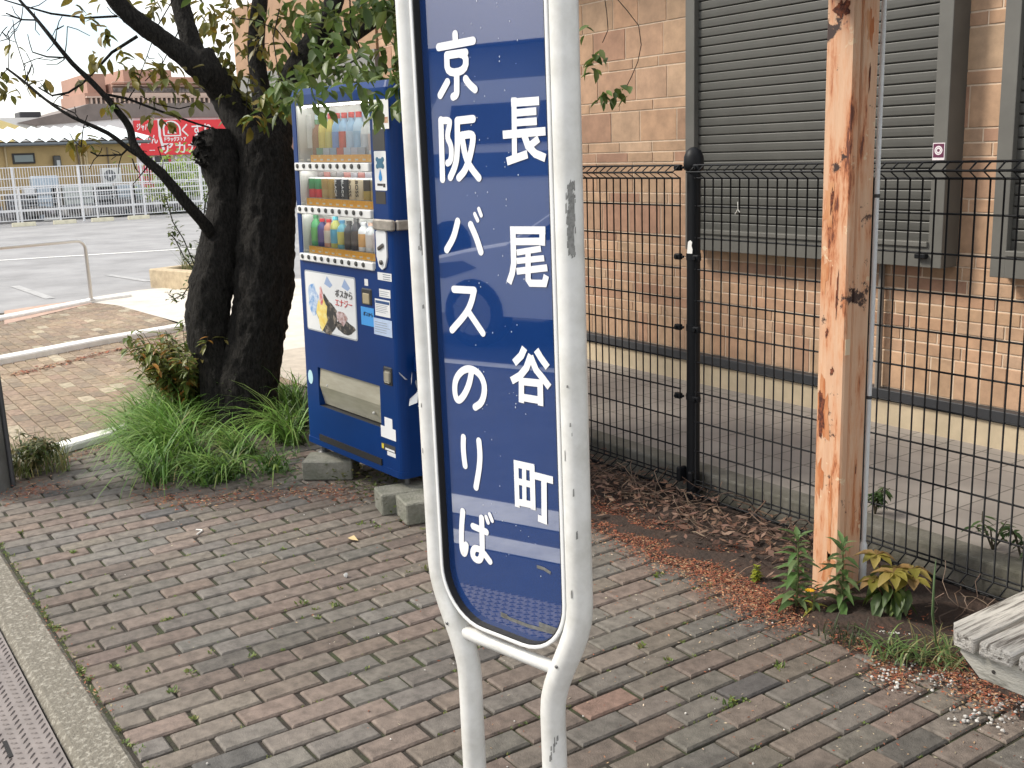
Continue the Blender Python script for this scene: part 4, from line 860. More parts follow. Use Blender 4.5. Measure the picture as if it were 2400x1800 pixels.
def leaf(mb, p, d, up, ln, wd, col, curl=.15):
    d = d.normalized(); sdn = d.cross(up)
    if sdn.length < 1e-3: sdn = Vector((1, 0, 0))
    sdn.normalize(); n = sdn.cross(d)
    def q(t, s_): return p+d*ln*t+sdn*wd*s_+n*(abs(s_)*wd*.45-ln*curl*t*t)
    V = [q(0, 0), q(.28, -.42), q(.28, 0), q(.28, .42), q(.58, -.46), q(.58, 0), q(.58, .46), q(.84, -.22), q(.84, 0), q(.84, .22), q(1, 0)]
    mb.add(V, [(0, 2, 1), (0, 3, 2), (1, 2, 5, 4), (2, 3, 6, 5), (4, 5, 8, 7), (5, 6, 9, 8), (7, 8, 10), (8, 9, 10)], col, True)
OL = [(.15, .15, .025), (.19, .165, .03), (.12, .13, .022), (.21, .16, .03), (.10, .10, .02), (.14, .12, .025)]
GRN = [(.09, .14, .03), (.12, .18, .045), (.07, .115, .03), (.14, .20, .05), (.11, .145, .035)]
YEL = [(.22, .19, .03), (.17, .16, .025), (.25, .18, .03)]
def spray(mb, px, py, dep, n, rpx, pal, ln=(.06, .10), hang=.6):
    if n >= 7: n = int(n*.85)
    c = ad(px, py, TD+dep); k = (TD+dep)/FPX
    for i in range(n):
        off = RT*random.gauss(0, rpx*.5)*k+UP*random.gauss(0, rpx*.42)*k+FW*random.gauss(0, rpx*.5)*k
        d = Vector((rnd(-1, 1), rnd(-1, 1), rnd(-1, .35)-hang*.5)); l = rnd(*ln)
        leaf(mb, c+off, d, Vector((rnd(-.6, .6), rnd(-.6, .6), 1)), l, l*rnd(.42, .55), jit(random.choice(pal), .22), rnd(0, .3))
mb = MB()
# single sprays on the bare branches
for px, py, n, r_, pal in ((20, 175, 5, 26, OL), (8, 215, 6, 18, OL), (75, 195, 4, 18, OL), (105, 185, 3, 14, OL), (35, 212, 3, 14, OL), (25, 108, 4, 18, OL+YEL), (5, 190, 4, 14, OL), (215, 140, 9, 24, OL), (238, 135, 5, 14, OL), (285, 118, 4, 16, YEL), (318, 122, 2, 8, YEL), (232, 70, 10, 26, OL), (250, 85, 5, 14, OL), (200, 42, 8, 24, OL), (175, 5, 3, 10, OL), (228, 5, 2, 8, YEL), (262, 250, 9, 24, GRN+OL), (245, 255, 4, 14, YEL),
                           (200, 318, 6, 24, YEL), (205, 345, 6, 18, YEL+GRN), (170, 330, 4, 18, YEL), (185, 335, 3, 14, YEL), (375, 278, 8, 24, OL), (345, 270, 6, 18, OL), (395, 290, 4, 12, OL), (300, 155, 10, 30, OL+YEL), (335, 165, 14, 34, OL+YEL), (370, 160, 12, 26, OL), (320, 195, 9, 22, OL), (360, 240, 8, 22, YEL+OL), (400, 195, 10, 26, OL+YEL), (440, 210, 10, 24, OL), (430, 180, 8, 24, OL), (400, 150, 8, 20, OL), (455, 235, 5, 16, OL), (190, 188, 2, 9, OL), (188, 187, 2, 6, OL)):
    spray(mb, px, py, rnd(-.5, -.25), n, r_, pal)
# fuller crown towards the shop
for px, py, n, r_, pal in ((470, 30, 40, 60, OL+YEL), (360, 20, 30, 40, OL), (520, 60, 46, 60, OL+YEL), (560, 15, 40, 55, OL), (500, 130, 26, 40, OL), (545, 150, 36, 50, OL), (600, 110, 30, 50, OL+YEL), (560, 205, 30, 45, OL), (590, 250, 30, 40, OL+GRN), (540, 250, 12, 26, OL+YEL), (640, 40, 40, 55, OL+GRN), (630, 180, 30, 45, OL+GRN), (660, 120, 30, 45, OL+GRN), (450, 100, 10, 40, OL)):
    spray(mb, px, py, rnd(-.15, .5), n, r_, pal)
for px, py, n, r_, pal in ((700, 35, 40, 60, GRN), (720, 60, 22, 34, GRN), (760, 25, 34, 55, GRN), (800, 60, 24, 45, GRN), (850, 20, 40, 50, GRN), (910, 15, 40, 50, GRN), (930, 60, 26, 40, GRN), (895, 110, 14, 36, GRN), (760, 100, 16, 36, GRN), (740, 150, 16, 30, GRN), (700, 200, 12, 24, GRN), (665, 205, 16, 26, GRN), (640, 225, 16, 24, GRN), (655, 250, 7, 14, YEL+GRN), (745, 215, 12, 24, GRN), (770, 235, 10, 20, GRN), (845, 165, 18, 34, GRN), (880, 170, 18, 32, GRN), (870, 200, 12, 26, GRN), (900, 200, 16, 28, GRN), (920, 230, 12, 24, GRN), (930, 190, 12, 26, GRN), (905, 255, 8, 18, GRN), (880, 240, 8, 18, GRN), (820, 190, 8, 22, GRN), (950, 170, 10, 24, GRN), (600, 280, 16, 24, GRN+OL), (615, 235, 14, 22, GRN+OL)):
    spray(mb, px, py, rnd(-.95, -.35) if py > 120 else rnd(-.6, .3), n, r_, pal, (.08, .13))
for px, py, n, r_ in ((655, 190, 8, 22), (690, 215, 8, 22), (720, 190, 8, 26), (760, 185, 7, 26), (800, 170, 7, 24), (700, 165, 10, 30), (740, 120, 16, 40), (820, 120, 16, 40), (860, 215, 8, 22), (885, 235, 7, 18), (935, 250, 7, 20), (940, 210, 8, 22), (945, 130, 14, 30), (800, 215, 4, 14), (690, 250, 4, 14), (675, 235, 6, 16), (780, 140, 12, 30), (960, 90, 14, 30)): spray(mb, px, py, rnd(-1.15, -.75), n, r_, GRN, (.085, .125))
for px, py, n, r_ in ((660, 200, 5, 16), (690, 225, 5, 16), (715, 200, 5, 18), (735, 235, 4, 14), (760, 255, 4, 14), (790, 200, 3, 14), (840, 190, 6, 20), (870, 215, 6, 18), (895, 250, 5, 14), (850, 235, 4, 14), (925, 245, 4, 14), (940, 200, 6, 18), (905, 180, 6, 20), (880, 275, 3, 8), (860, 165, 8, 22), (920, 170, 8, 20), (955, 225, 5, 16), (815, 165, 6, 20), (770, 195, 6, 20)): spray(mb, px, py, 5.22-(px-680)/230*.75-TD-rnd(.16, .42), n, r_, GRN, (.06, .095))
spray(mb, 602, 275, -.4, 3, 10, [(.5, .38, .12)]); spray(mb, 640, 262, -.5, 2, 8, [(.4, .33, .05)])
# rest of the crown above
for i in range(46):
    spray(mb, rnd(250, 1050), rnd(-60, -650), rnd(-.6, 1.0), 26, 120, OL+GRN)
crown = mb.build('crown', M_leaf, CT, TO)
# branch that hangs past the sign
mb = MB(); q0 = [(1412, -40), (1422, 30), (1425, 70), (1412, 100)]; q1 = [(1440, -10), (1470, 25), (1497, 60), (1503, 105), (1495, 145), (1480, 180), (1470, 200)]
for q in (q0, q1): mb.tube([ad(x, y, 5.2) for x, y in q], .0022, 5)
mb.build('twigs', M_bark, CT, TO)
mb = MB()
for px, py, n in ((1385, 70, 3), (1400, 125, 6), (1385, 150, 5), (1420, 120, 4), (1415, 215, 4), (1440, 215, 5), (1460, 210, 4), (1425, 225, 3), (1392, 160, 3)):
    c = ad(px, py, 5.2)
    for i in range(n): l = rnd(.05, .08); leaf(mb, c+Vector((rnd(-.03, .03), rnd(-.03, .03), rnd(-.03, .03))), Vector((rnd(-1, 1), rnd(-1, 1), rnd(-1, 0))), Vector((rnd(-.5, .5), rnd(-.5, .5), 1)), l, l*.5, jit(random.choice(GRN), .2))
mb.build('leaf_spray', M_leaf, CT, TO)

# ================================================================== GRASS AND PLANTS
def blade(mb, p, az_, ln, wd, lean, col):
    d = Vector((math.cos(az_), math.sin(az_), 0)); s_ = Vector((-d.y, d.x, 0)); V = []; pos = Vector(p); th = R(88)-lean*.25
    k = 5
    for i in range(k+1):
        w_ = wd*(1-(i/k)**1.6)+.0004; V += [pos-s_*w_, pos+s_*w_]
        pos = pos+(d*math.cos(th)+Vector((0, 0, 1))*math.sin(th))*ln/k; th -= lean/k
        if pos.z < .01: pos.z = .01
    mb.add(V, [(2*i, 2*i+1, 2*i+3, 2*i+2) for i in range(k)], col, True)
GC = [(.12, .24, .04), (.16, .31, .055), (.09, .19, .035), (.20, .34, .075), (.24, .34, .10)]
def inpoly(x, y, P):
    c = False
    for i in range(len(P)):
        (x1, y1), (x2, y2) = P[i-1], P[i]
        if (y1 > y) != (y2 > y) and x < (x2-x1)*(y-y1)/(y2-y1)+x1: c = not c
    return c
gp = [az(*p).xy for p in ((285, 1030), (330, 1090), (385, 1150), (560, 1140), (690, 1085), (720, 1010), (700, 940), (640, 900), (430, 930))]
gp = [(p[0], p[1]) for p in gp]
xs = [p[0] for p in gp]; ys = [p[1] for p in gp]
mb = MB(); cnt = 0; tufts = []
while len(tufts) < 84:
    x, y = rnd(min(xs), max(xs)), rnd(min(ys), max(ys))
    if inpoly(x, y, gp) and (Vector((x, y))-TB.xy).length > .16: 
        d_ = Vector((x, y, 0))-CAM; px_t = 1200+FPX*d_.dot(RT)/d_.dot(FW); infront = d_.dot(FW) < TD+.1 and 478 < px_t < 668
        tufts.append((x, y, rnd(.36, .58) if infront else rnd(.7, 1.25), random.choice(GC)))
for x, y, sc, c in tufts:
    for i in range(40):
        a_ = rnd(0, 6.28) if random.random() < .5 else rnd(3.3, 5.6)
        blade(mb, (x+rnd(-.05, .05), y+rnd(-.05, .05), 0), a_, rnd(.16, .50)*sc, rnd(.0024, .0065), rnd(.9, 3.0), jit(c, .38))
for i in range(900):
    x, y, sc, c = random.choice(tufts); blade(mb, (x+rnd(-.06, .06), y+rnd(-.06, .06), 0), rnd(3.2, 6.0), rnd(.35, .68)*min(1, sc*1.15), rnd(.003, .006), rnd(1.6, 2.7), jit(random.choice([(.20, .36, .07), (.26, .40, .10), (.15, .29, .05)]), .2))
for i in range(2500):
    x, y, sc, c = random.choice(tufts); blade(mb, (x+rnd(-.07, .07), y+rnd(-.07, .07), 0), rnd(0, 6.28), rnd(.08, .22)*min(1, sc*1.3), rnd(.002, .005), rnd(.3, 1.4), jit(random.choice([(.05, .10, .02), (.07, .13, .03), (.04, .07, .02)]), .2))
for i in range(260):
    x, y, sc, c = random.choice(tufts); blade(mb, (x+rnd(-.08, .08), y+rnd(-.08, .08), 0), rnd(0, 6.28), rnd(.15, .45)*min(1, sc*1.2), rnd(.0015, .003), rnd(1.2, 2.9), jit(random.choice([(.36, .29, .14), (.30, .27, .12), (.24, .24, .09)]), .2))
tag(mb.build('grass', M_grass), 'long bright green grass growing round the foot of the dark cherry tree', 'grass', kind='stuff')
mb = MB()      # ground herbs in front of the grass
for i in range(420):
    q = az(rnd(390, 700), rnd(1065, 1150)); leaf(mb, Vector((q.x, q.y, rnd(.01, .10))), Vector((rnd(-1, 1), rnd(-1, 1), rnd(-.2, .6))), Vector((0, 0, 1)), rnd(.015, .04), rnd(.01, .022), jit(random.choice([(.05, .10, .025), (.07, .13, .03), (.04, .085, .02)]), .2))
for i in range(700):
    q = az(rnd(690, 940), rnd(1085, 1165)); q = Vector((rnd(-5.0, -4.0), rnd(2.12, 2.7), 0))
    leaf(mb, Vector((q.x, q.y, rnd(.005, .08))), Vector((rnd(-1, 1), rnd(-1, 1), rnd(-.2, .8))), Vector((0, 0, 1)), rnd(.015, .04), rnd(.008, .018), jit(random.choice([(.07, .10, .02), (.09, .12, .03), (.12, .12, .04), (.05, .07, .02)]), .2))
tag(mb.build('ground_herbs', M_leaf), 'low leafy weeds along the brick edge under the vending machine and grass', 'weeds', kind='stuff')
def shrub(name, lab, cat, base, stems, n, hgt, sprd, pal, ln, droop=.2, stemc=(.05, .04, .02)):
    o = thing(name, lab, cat, base); mb = MB(); ms = MB(); B = Vector(base)
    for s_ in range(stems):
        a_ = rnd(0, 6.28); tip = B+Vector((math.cos(a_)*sprd*rnd(.2, 1), math.sin(a_)*sprd*rnd(.2, 1), hgt*rnd(.65, 1))); mid = (B*.5+tip*.5)+Vector((rnd(-.02, .02), rnd(-.02, .02), .03))
        ms.tube([B, mid, tip], [.004, .003, .0015], 5, stemc)
        for i in range(n):
            t = rnd(.25, 1); p = B.lerp(mid, t*2) if t < .5 else mid.lerp(tip, t*2-1); aa = rnd(0, 6.28); l = rnd(*ln)
            leaf(mb, p, Vector((math.cos(aa), math.sin(aa), rnd(-.5, .6)-droop)), Vector((0, 0, 1)), l, l*rnd(.3, .42), jit(random.choice(pal), .2), .25)
    ms.build('stem', M_litter, o, base); mb.build('foliage', M_leaf, o, base); return o
q = az(452, 985); shrub('nandina_shrub', 'low shrub with yellow and orange tinted leaves left of the cherry trunk', 'shrub', (q.x, q.y, 0), 64, 34, .60, .40, [(.22, .26, .07), (.12, .17, .035), (.16, .20, .05), (.20, .19, .05), (.24, .20, .06), (.40, .19, .04), (.15, .17, .04), (.10, .15, .035)], (.05, .09))
q = az(455, 940, 0); shrub('young_sapling', 'thin sapling with a few long green leaves behind the yellow tinted shrub', 'sapling', (q.x-.2, q.y+.1, 0), 3, 14, .62, .12, [(.07, .15, .03), (.09, .17, .04)], (.07, .13))
# climbing privet shoots beside the dead branch
o = thing('privet_shoots', 'upright leafy shoots with small dark leaves left of the cherry trunk', 'shrub', (TB.x-.25, TB.y-.15, 0))
oo = (TB.x-.25, TB.y-.15, 0); mb = MB(); ms = MB()
for tr in ([(470, 700), (455, 620), (430, 560), (405, 520), (392, 475), (385, 455)], [(470, 690), (468, 600), (475, 540), (480, 480), (488, 450)], [(460, 640), (430, 600), (410, 560), (395, 545)], [(450, 660), (430, 690), (410, 700), (395, 690)]):
    P = [ad(x, y, TD+.25) for x, y in tr]; ms.tube(P, .004, 5, (.03, .03, .015))
    for a_, b_ in zip(P, P[1:]):
        for i in range(13):
            p = a_.lerp(b_, random.random())+Vector((rnd(-.03, .03), rnd(-.03, .03), rnd(-.03, .03))); leaf(mb, p, Vector((rnd(-1, 1), rnd(-1, 1), rnd(-.5, .7))), Vector((0, 0, 1)), rnd(.025, .05), rnd(.014, .024), jit(random.choice([(.05, .08, .02), (.08, .13, .03), (.03, .05, .015), (.16, .2, .05)]), .25))
ms.build('stem', M_litter, o, oo); mb.build('foliage', M_leaf, o, oo)
# weeds at the post foot
def weed(lab, base, hgt, n, ln, pal, wr=.26, lean=(0, 0), flower=None, name='leafy_weed', cat='weed'):
    o = thing(name, lab, cat, base); mb = MB(); ms = MB(); B = Vector(base); tip = B+Vector((lean[0], lean[1], hgt)); ms.tube([B, B.lerp(tip, .5)+Vector((.005, 0, 0)), tip], [.0045, .0035, .002], 6, (.10, .12, .04))
    for i in range(n):
        t = (i+.5)/n; p = B.lerp(tip, t*.97+.03); aa = i*2.4+rnd(-.3, .3); l = rnd(*ln)*(1-.35*t)
        leaf(mb, p, Vector((math.cos(aa), math.sin(aa), rnd(.1, .5)+(1.1*t-.2)*(t > .85))), Vector((0, 0, 1)), l, l*wr*1.25, jit(random.choice(pal), .15), rnd(.3, .6))
    ms.build('stem', M_litter, o, base); mb.build('foliage', M_leaf, o, base)
    if flower:
        mb = MB()
        for i in range(9): aa = i*.7; leaf(mb, Vector(flower), Vector((math.cos(aa), math.sin(aa), .35)), Vector((0, 0, 1)), .016, .008, (.75, .42, .02), .1)
        mb.build('flower', M_leaf, o, base)
    return o
WG = [(.09, .17, .05), (.13, .22, .075), (.16, .23, .10), (.07, .13, .045)]
def at0(px, py): q = az(px, py); return (q.x, q.y, 0)
weed('tall leafy weed with a yellow flower at the left foot of the orange post', at0(1866, 1425), .27, 48, (.07, .115), WG, flower=tuple(ad(1898, 1386, 3.05)))
weed('leafy green weed in front of the right edge of the orange post', at0(1970, 1432), .25, 44, (.065, .11), WG)
weed('short pale-tipped weed between the two tall weeds of the orange post', at0(1905, 1440), .10, 12, (.04, .07), WG+[(.3, .3, .05)])
weed('small yellow-green sprout in the red litter left of the orange post', at0(1772, 1370), .07, 40, (.02, .035), [(.28, .30, .03), (.22, .27, .04)], .6)
# yellow leaved shrub
B = at0(2090, 1445); o = thing('yellow_shrub', 'small shrub with broad yellow upper leaves over green ones right of the orange post', 'shrub', B); mb = MB(); ms = MB()
for i in range(6):
    a_ = i*1.05; tip = Vector(B)+Vector((math.cos(a_)*.07, math.sin(a_)*.06, rnd(.14, .21))); ms.tube([B, tip], [.005, .003], 5, (.1, .05, .03))
    for k in range(7):
        aa = k*.9+rnd(-.2, .2); leaf(mb, tip, Vector((math.cos(aa), math.sin(aa), rnd(-.25, .15))), Vector((0, 0, 1)), rnd(.06, .085), rnd(.036, .046), jit(random.choice([(.28, .24, .05), (.32, .25, .07), (.28, .18, .07), (.22, .2, .04)]), .12), .3)
    for k in range(7):
        aa = rnd(0, 6.28); leaf(mb, Vector(B).lerp(tip, rnd(.45, .75)), Vector((math.cos(aa), math.sin(aa), -.7)), Vector((0, 0, 1)), rnd(.07, .11), rnd(.03, .04), jit(random.choice([(.09, .15, .04), (.07, .12, .03), (.12, .17, .04)]), .15), .3)
ms.build('stem', M_litter, o, B); mb.build('foliage', M_leaf, o, B)
# single long blade and flattened grass by the bench
def tuft(lab, base, n, ln, lean, pal, wd=.003, cat='grass tuft', name='grass_tuft', spread=.03, azr=(0, 6.28)):
    mb = MB()
    for i in range(n): blade(mb, (base[0]+rnd(-spread, spread), base[1]+rnd(-spread, spread), .01), rnd(*azr), rnd(*ln), wd*rnd(.6, 1.2), rnd(*lean), jit(random.choice(pal), .2))
    return tag(mb.build(name, M_grass, None, base), lab, cat)
GT = [(.12, .20, .06), (.16, .24, .08), (.09, .16, .05), (.22, .22, .10)]
q = az(2195, 1515); mb = MB(); P = [Vector((q.x, q.y, 0)), ad(2186, 1440, 2.95), ad(2190, 1350, 2.95), ad(2194, 1310, 2.95)]; mb.tube(P, [.003, .004, .003, .0008], 5, (.13, .2, .09)); tag(mb.build('grass_stalk', M_grass, None, (q.x, q.y, 0)), 'single tall grass stalk standing just left of the wooden bench', 'grass stalk')
tuft('flattened green grass tuft on red litter left of the bench', at0(2090, 1545), 60, (.06, .17), (1.5, 2.6), GT, .0025, spread=.06)
tuft('flattened green grass tuft nearest the chamfered end of the bench', at0(2200, 1560), 60, (.06, .17), (1.5, 2.6), GT, .0025, spread=.06)
tuft('dark fine-leaved tuft at the brick edge under the yellow-leaved shrub', at0(1985, 1500), 90, (.02, .07), (.5, 2), [(.04, .06, .025), (.06, .08, .03)], .002, spread=.07)
tuft('sparse dry grass on the soil beside the single tall stalk', at0(2170, 1540), 50, (.05, .13), (.8, 2.4), [(.35, .27, .13), (.28, .22, .1), (.2, .2, .08)], .0018, spread=.07)
# weeds on the kerb behind the fence
for px, py, lab, n in ((2050, 1228, 'green weed on the concrete kerb behind the fence, right of the orange post', 46), (2325, 1310, 'small weed with a yellow flower on the concrete kerb behind the fence', 26), (2395, 1290, 'green weed behind the fence at the right edge above the bench', 40)):
    q = ay(px, py, 3.49); shrub('kerb_weed', lab, 'weed', (q.x, q.y, .13), 5, n//4, .12, .09, [(.05, .10, .03), (.07, .12, .035)], (.03, .055))
# weeds at the pole on the left
q = az(70, 1110); shrub('roadside_weed', 'low broad-leaved green weed at the foot of the grey pole', 'weeds', (q.x, q.y, 0), 30, 22, .20, .22, [(.09, .12, .03), (.13, .14, .05), (.2, .17, .07), (.06, .09, .025)], (.03, .06))
tuft('grassy straw-green tuft in front of the grey pole at the left edge', at0(85, 1105), 260, (.08, .26), (.4, 2.0), [(.20, .22, .07), (.14, .18, .05), (.28, .24, .10), (.10, .13, .04)], .003, spread=.16)
# moss and sprouts in the joints
mb = MB()
def sprout(x, y, sc=1.0):
    for i in range(int(16*sc)): leaf(mb, Vector((x+rnd(-.012, .012)*sc, y+rnd(-.012, .012)*sc, -.004)), Vector((rnd(-1, 1), rnd(-1, 1), rnd(.2, 1.2))), Vector((0, 0, 1)), rnd(.008, .02)*sc, rnd(.004, .008)*sc, jit(random.choice([(.13, .2, .04), (.18, .24, .05), (.22, .22, .06), (.09, .15, .03)]), .2))
for px, py in ((45, 1245), (95, 1305), (168, 1295), (155, 1365), (108, 1402), (270, 1402), (262, 1475), (208, 1515), (305, 1520), (260, 1565), (350, 1570), (300, 1620), (398, 1625), (452, 1680), (595, 1535), (495, 1530), (440, 1575), (390, 1455), (700, 1415), (785, 1420), (742, 1445), (815, 1350), (800, 1375), (905, 1350), (740, 1430), (1000, 1330), (960, 1345), (870, 1225), (890, 1235), (850, 1230), (920, 1240), (990, 1240), (1500, 1515), (1490, 1535), (1680, 1640), (1745, 1645), (1720, 1640), (1700, 1655), (1830, 1560), (1550, 1340), (1660, 1375), (1540, 1350), (1680, 1440), (1570, 1550), (660, 1285), (500, 1245), (30, 1300)):
    q = az(px+rnd(-6, 6), py+rnd(-4, 4)); sprout(q.x, q.y, rnd(.7, 1.3))
for i in range(240):
    x = rnd(-6, -.6); sprout(x, .612+abs(random.gauss(0, .012)), rnd(.4, .9))
for i in range(420):
    k = random.randint(-26, 24); sprout(-3.0+PX*k, rnd(.9, 2.9), rnd(.3, .7))
tag(mb.build('moss', M_leaf), 'tiny green weeds and moss sprouting from the brick joints', 'moss', kind='stuff')
# red bud litter
mb = MB()
LC = [(.26, .075, .038), (.31, .10, .05), (.20, .06, .032), (.36, .18, .09), (.14, .055, .035), (.40, .27, .16)]
def bit(x, y, z, sz, c):
    a_ = rnd(0, 6.28); d = Vector((math.cos(a_), math.sin(a_), rnd(-.3, .3)))*sz; n = Vector((-d.y, d.x, rnd(-.5, .5)*sz))*rnd(.25, .5); p = Vector((x, y, z+.002))
    mb.add([p-d, p+n, p+d, p-n*.8], [(0, 1, 2, 3)], c, False)
def belt(pts, n, spread, szr=(.003, .009), pal=LC):
    for i in range(n):
        k = random.randrange(len(pts)-1); a_, b_ = az(*pts[k]), az(*pts[k+1]); p = a_.lerp(b_, random.random()); bit(p.x+random.gauss(0, spread), p.y+random.gauss(0, spread), .012 if p.y > 2.7 else .001, rnd(*szr), jit(random.choice(pal), .3))
belt([(1395, 1190), (1480, 1265), (1600, 1320), (1720, 1380), (1800, 1420), (1850, 1450)], 9000, .075)
belt([(1395, 1160), (1560, 1240), (1720, 1320), (1850, 1400)], 1500, .10, (.004, .012), LC+[(.08, .05, .04)]*4)
belt([(1990, 1500), (2060, 1530), (2110, 1590), (2060, 1580)], 1000, .04); belt([(2200, 1560), (2260, 1600), (2310, 1650), (2380, 1620)], 1300, .05)
belt([(350, 1150), (430, 1175), (600, 1160), (760, 1150), (850, 1175)], 1500, .06, (.004, .012)); belt([(110, 1095), (200, 1060), (300, 1030)], 600, .05); belt([(20, 1150), (80, 1160), (120, 1130)], 400, .07, (.004, .012))
belt([(25, 880), (120, 858), (250, 825), (420, 795)], 500, .04, (.01, .025))
belt([(5, 1330), (60, 1430), (150, 1550), (250, 1680)], 500, .03, (.003, .008), LC+[(.3, .25, .15)]*3)
for i in range(2600):
    y = 2.95-abs(random.gauss(0, .75))
    if y > .65: x = rnd(-5.5, -.9); bit(x, y, .001, rnd(.0025, .007), jit(random.choice(LC+[(.5, .42, .3)]*2), .3))
for i in range(4200):
    x = rnd(-5.2, -2.45) if i % 6 else rnd(-2.2, -1.0); bit(x, rnd(2.70, 3.05), .016, rnd(.003, .011), jit(random.choice(LC[:3]+[(.12, .06, .04), (.10, .05, .035)]), .3))
tag(mb.build('bud_litter', M_litter), 'reddish fallen buds and leaf scraps strewn along the edges of the brick paving', 'leaf litter', kind='stuff')
mb = MB()      # pale gravel and crumbs
def crumbs(pts, n, spread, szr):
    for i in range(n):
        k = random.randrange(len(pts)-1); p = az(*pts[k]).lerp(az(*pts[k+1]), random.random()); g = rnd(.3, .62); mb.ico((p.x+random.gauss(0, spread), p.y+random.gauss(0, spread), .006), rnd(*szr), (g, g*.97, g*.92), (1, 1, .7))
crumbs([(2045, 1465), (2110, 1490)], 150, .035, (.002, .005)); crumbs([(2160, 1570), (2200, 1600), (2300, 1590), (2350, 1650), (2390, 1680)], 170, .05, (.002, .0065)); crumbs([(2080, 1560), (2110, 1620)], 40, .03, (.003, .006)); crumbs([(2220, 1680), (2370, 1700)], 30, .02, (.003, .008))
for i in range(140): g = rnd(.4, .7); mb.ico((rnd(-5, -.9), 2.9-abs(random.gauss(0, .9)), .003), rnd(.0015, .004), (g, g*.95, g*.88))
tag(mb.build('pale_gravel', M_litter), 'pale gravel crumbs scattered on the soil and bricks near the bench', 'gravel', kind='stuff')
mb = MB()      # dead vines
for i in range(360):
    x = rnd(-5.4, -2.5) if i % 5 else rnd(-2.1, -.6); y = 3.16+random.gauss(0, .08); p = Vector((x, y, .02)); P = [p]; d = Vector((rnd(-1, 1), rnd(-.6, .6), rnd(.1, .7)))
    for k in range(5): p = p+d.normalized()*rnd(.02, .06); p.z = min(max(p.z, .015), .16); P.append(p); d += Vector((rnd(-.8, .8), rnd(-.8, .8), rnd(-.8, .5)))
    mb.tube(P, rnd(.0012, .003), 4, jit(random.choice([(.14, .09, .06), (.20, .14, .10), (.09, .06, .045), (.25, .18, .13)]), .2), False)
for i in range(1500):
    x = rnd(-5.4, -2.5); bit(x, 3.10+random.gauss(0, .12), rnd(.01, .10), rnd(.012, .03), jit(random.choice([(.16, .085, .055), (.21, .13, .09), (.09, .05, .035), (.13, .07, .05)]), .2))
tag(mb.build('dead_vines', M_litter), 'tangle of dry brown vines and leaves on the soil below the black fence', 'dead vines', kind='stuff')
# bits lying on the bricks
q = az(465, 1249); mb = MB(); mb.tube([Vector((q.x+t*.012-.03, q.y+.02*math.sin(t*.8), .006)) for t in range(6)], .004, 6); tag(mb.build('litter_scrap', mat('scrap_white', (.7, .68, .64), .7), None, q), 'curved white scrap on the bricks below the grass', 'scrap')
q = az(828, 1266); mb = MB(); mb.add([Vector((q.x-.03, q.y-.012, .004)), Vector((q.x+.02, q.y-.018, .012)), Vector((q.x+.035, q.y+.008, .006)), Vector((q.x-.02, q.y+.014, .014))], [(0, 1, 2, 3)]); tag(mb.build('dry_leaf', mat('leaf_tan', (.5, .38, .2), .8), None, q), 'pale tan dry leaf on the bricks below the vending machine', 'leaf')
q = az(811, 1353); mb = MB(); mb.ico((q.x, q.y, .01), .011); tag(mb.build('pebble', mat('pebble_white', (.7, .7, .68), .8, var=.2, vs=60), None, q), 'white pebble lying alone on the bricks left of the sign', 'pebble')

# ================================================================== LEFT POLE AND RAIL
q = az(40, 1135); pc = Vector((q.x, q.y, 0)); v = Vector((pc.x, pc.y)); rt2 = Vector((v.y, -v.x)).normalized()
prd = .16; cx, cy = (Vector((pc.x, pc.y))-rt2*(prd+.03)).xy
GP = thing('utility_pole', 'weathered grey concrete pole with thin dark conduit at the left edge', 'utility pole', (cx, cy, 0))
mb = MB(); mb.tube([(cx, cy, -.1), (cx, cy, 3.5)], [prd, prd*.93], 28); mb.build('pole_shaft', mat('pole_concrete', (.17, .17, .165), .85, col2=(.10, .10, .095), vs=4, bump=.3, bs=60), GP, (cx, cy, 0))
mb = MB(); c2 = Vector((cx, cy))+rt2*(prd+.012); mb.tube([(*c2, -.1), (*(c2-rt2*.011), 3.5)], .013, 10); cdp = mb.build('conduit_pipe', mat('conduit_dark', (.07, .07, .075), .5), GP, (cx, cy, 0))
mb = MB(); mb.tube([(cx, cy, 1.02), (cx, cy, 1.9)], [prd*.993+.001, prd*.97+.001], 28, None, False); mb.build('sign_wrap', mat('wrap_grey', (.32, .32, .31), .6, var=.2), GP, (cx, cy, 0))
RX = az(215, 708); RA = thing('hand_rail', 'stainless tube hand rail standing on the far pale kerb', 'hand rail', (RX.x, RX.y, 0)); ra = (RX.x, RX.y, 0)
top = ax(198, 563, RX.x); le = ax(-160, 636, RX.x+.55); M_steel = mat('stainless', (.55, .54, .52), .3, metal=.9)
mb = MB(); h_ = top.z; dv = (Vector((le.x, le.y, h_))-Vector((RX.x, RX.y, h_))).normalized(); P = [Vector((RX.x, RX.y, -.02)), Vector((RX.x, RX.y, h_-.10))]
for k in range(1, 7): a_ = k/6*math.pi/2; P.append(Vector((RX.x, RX.y, h_-.10))+dv*.10*(1-math.cos(a_))+Vector((0, 0, .10*math.sin(a_))))
P += [P[-1]+dv*2.2]; mb.tube(P, .021, 12); mb.build('rail_tube', M_steel, RA, ra)
mb = MB(); e = P[-1]; mb.tube([(e.x, e.y, -.02), e], .021, 12); mb.lathe([(.04, 0), (.04, .01), (.022, .015)], 12, None, Matrix.Translation((RX.x, RX.y, .03))); mb.build('rail_foot', M_steel, RA, ra)
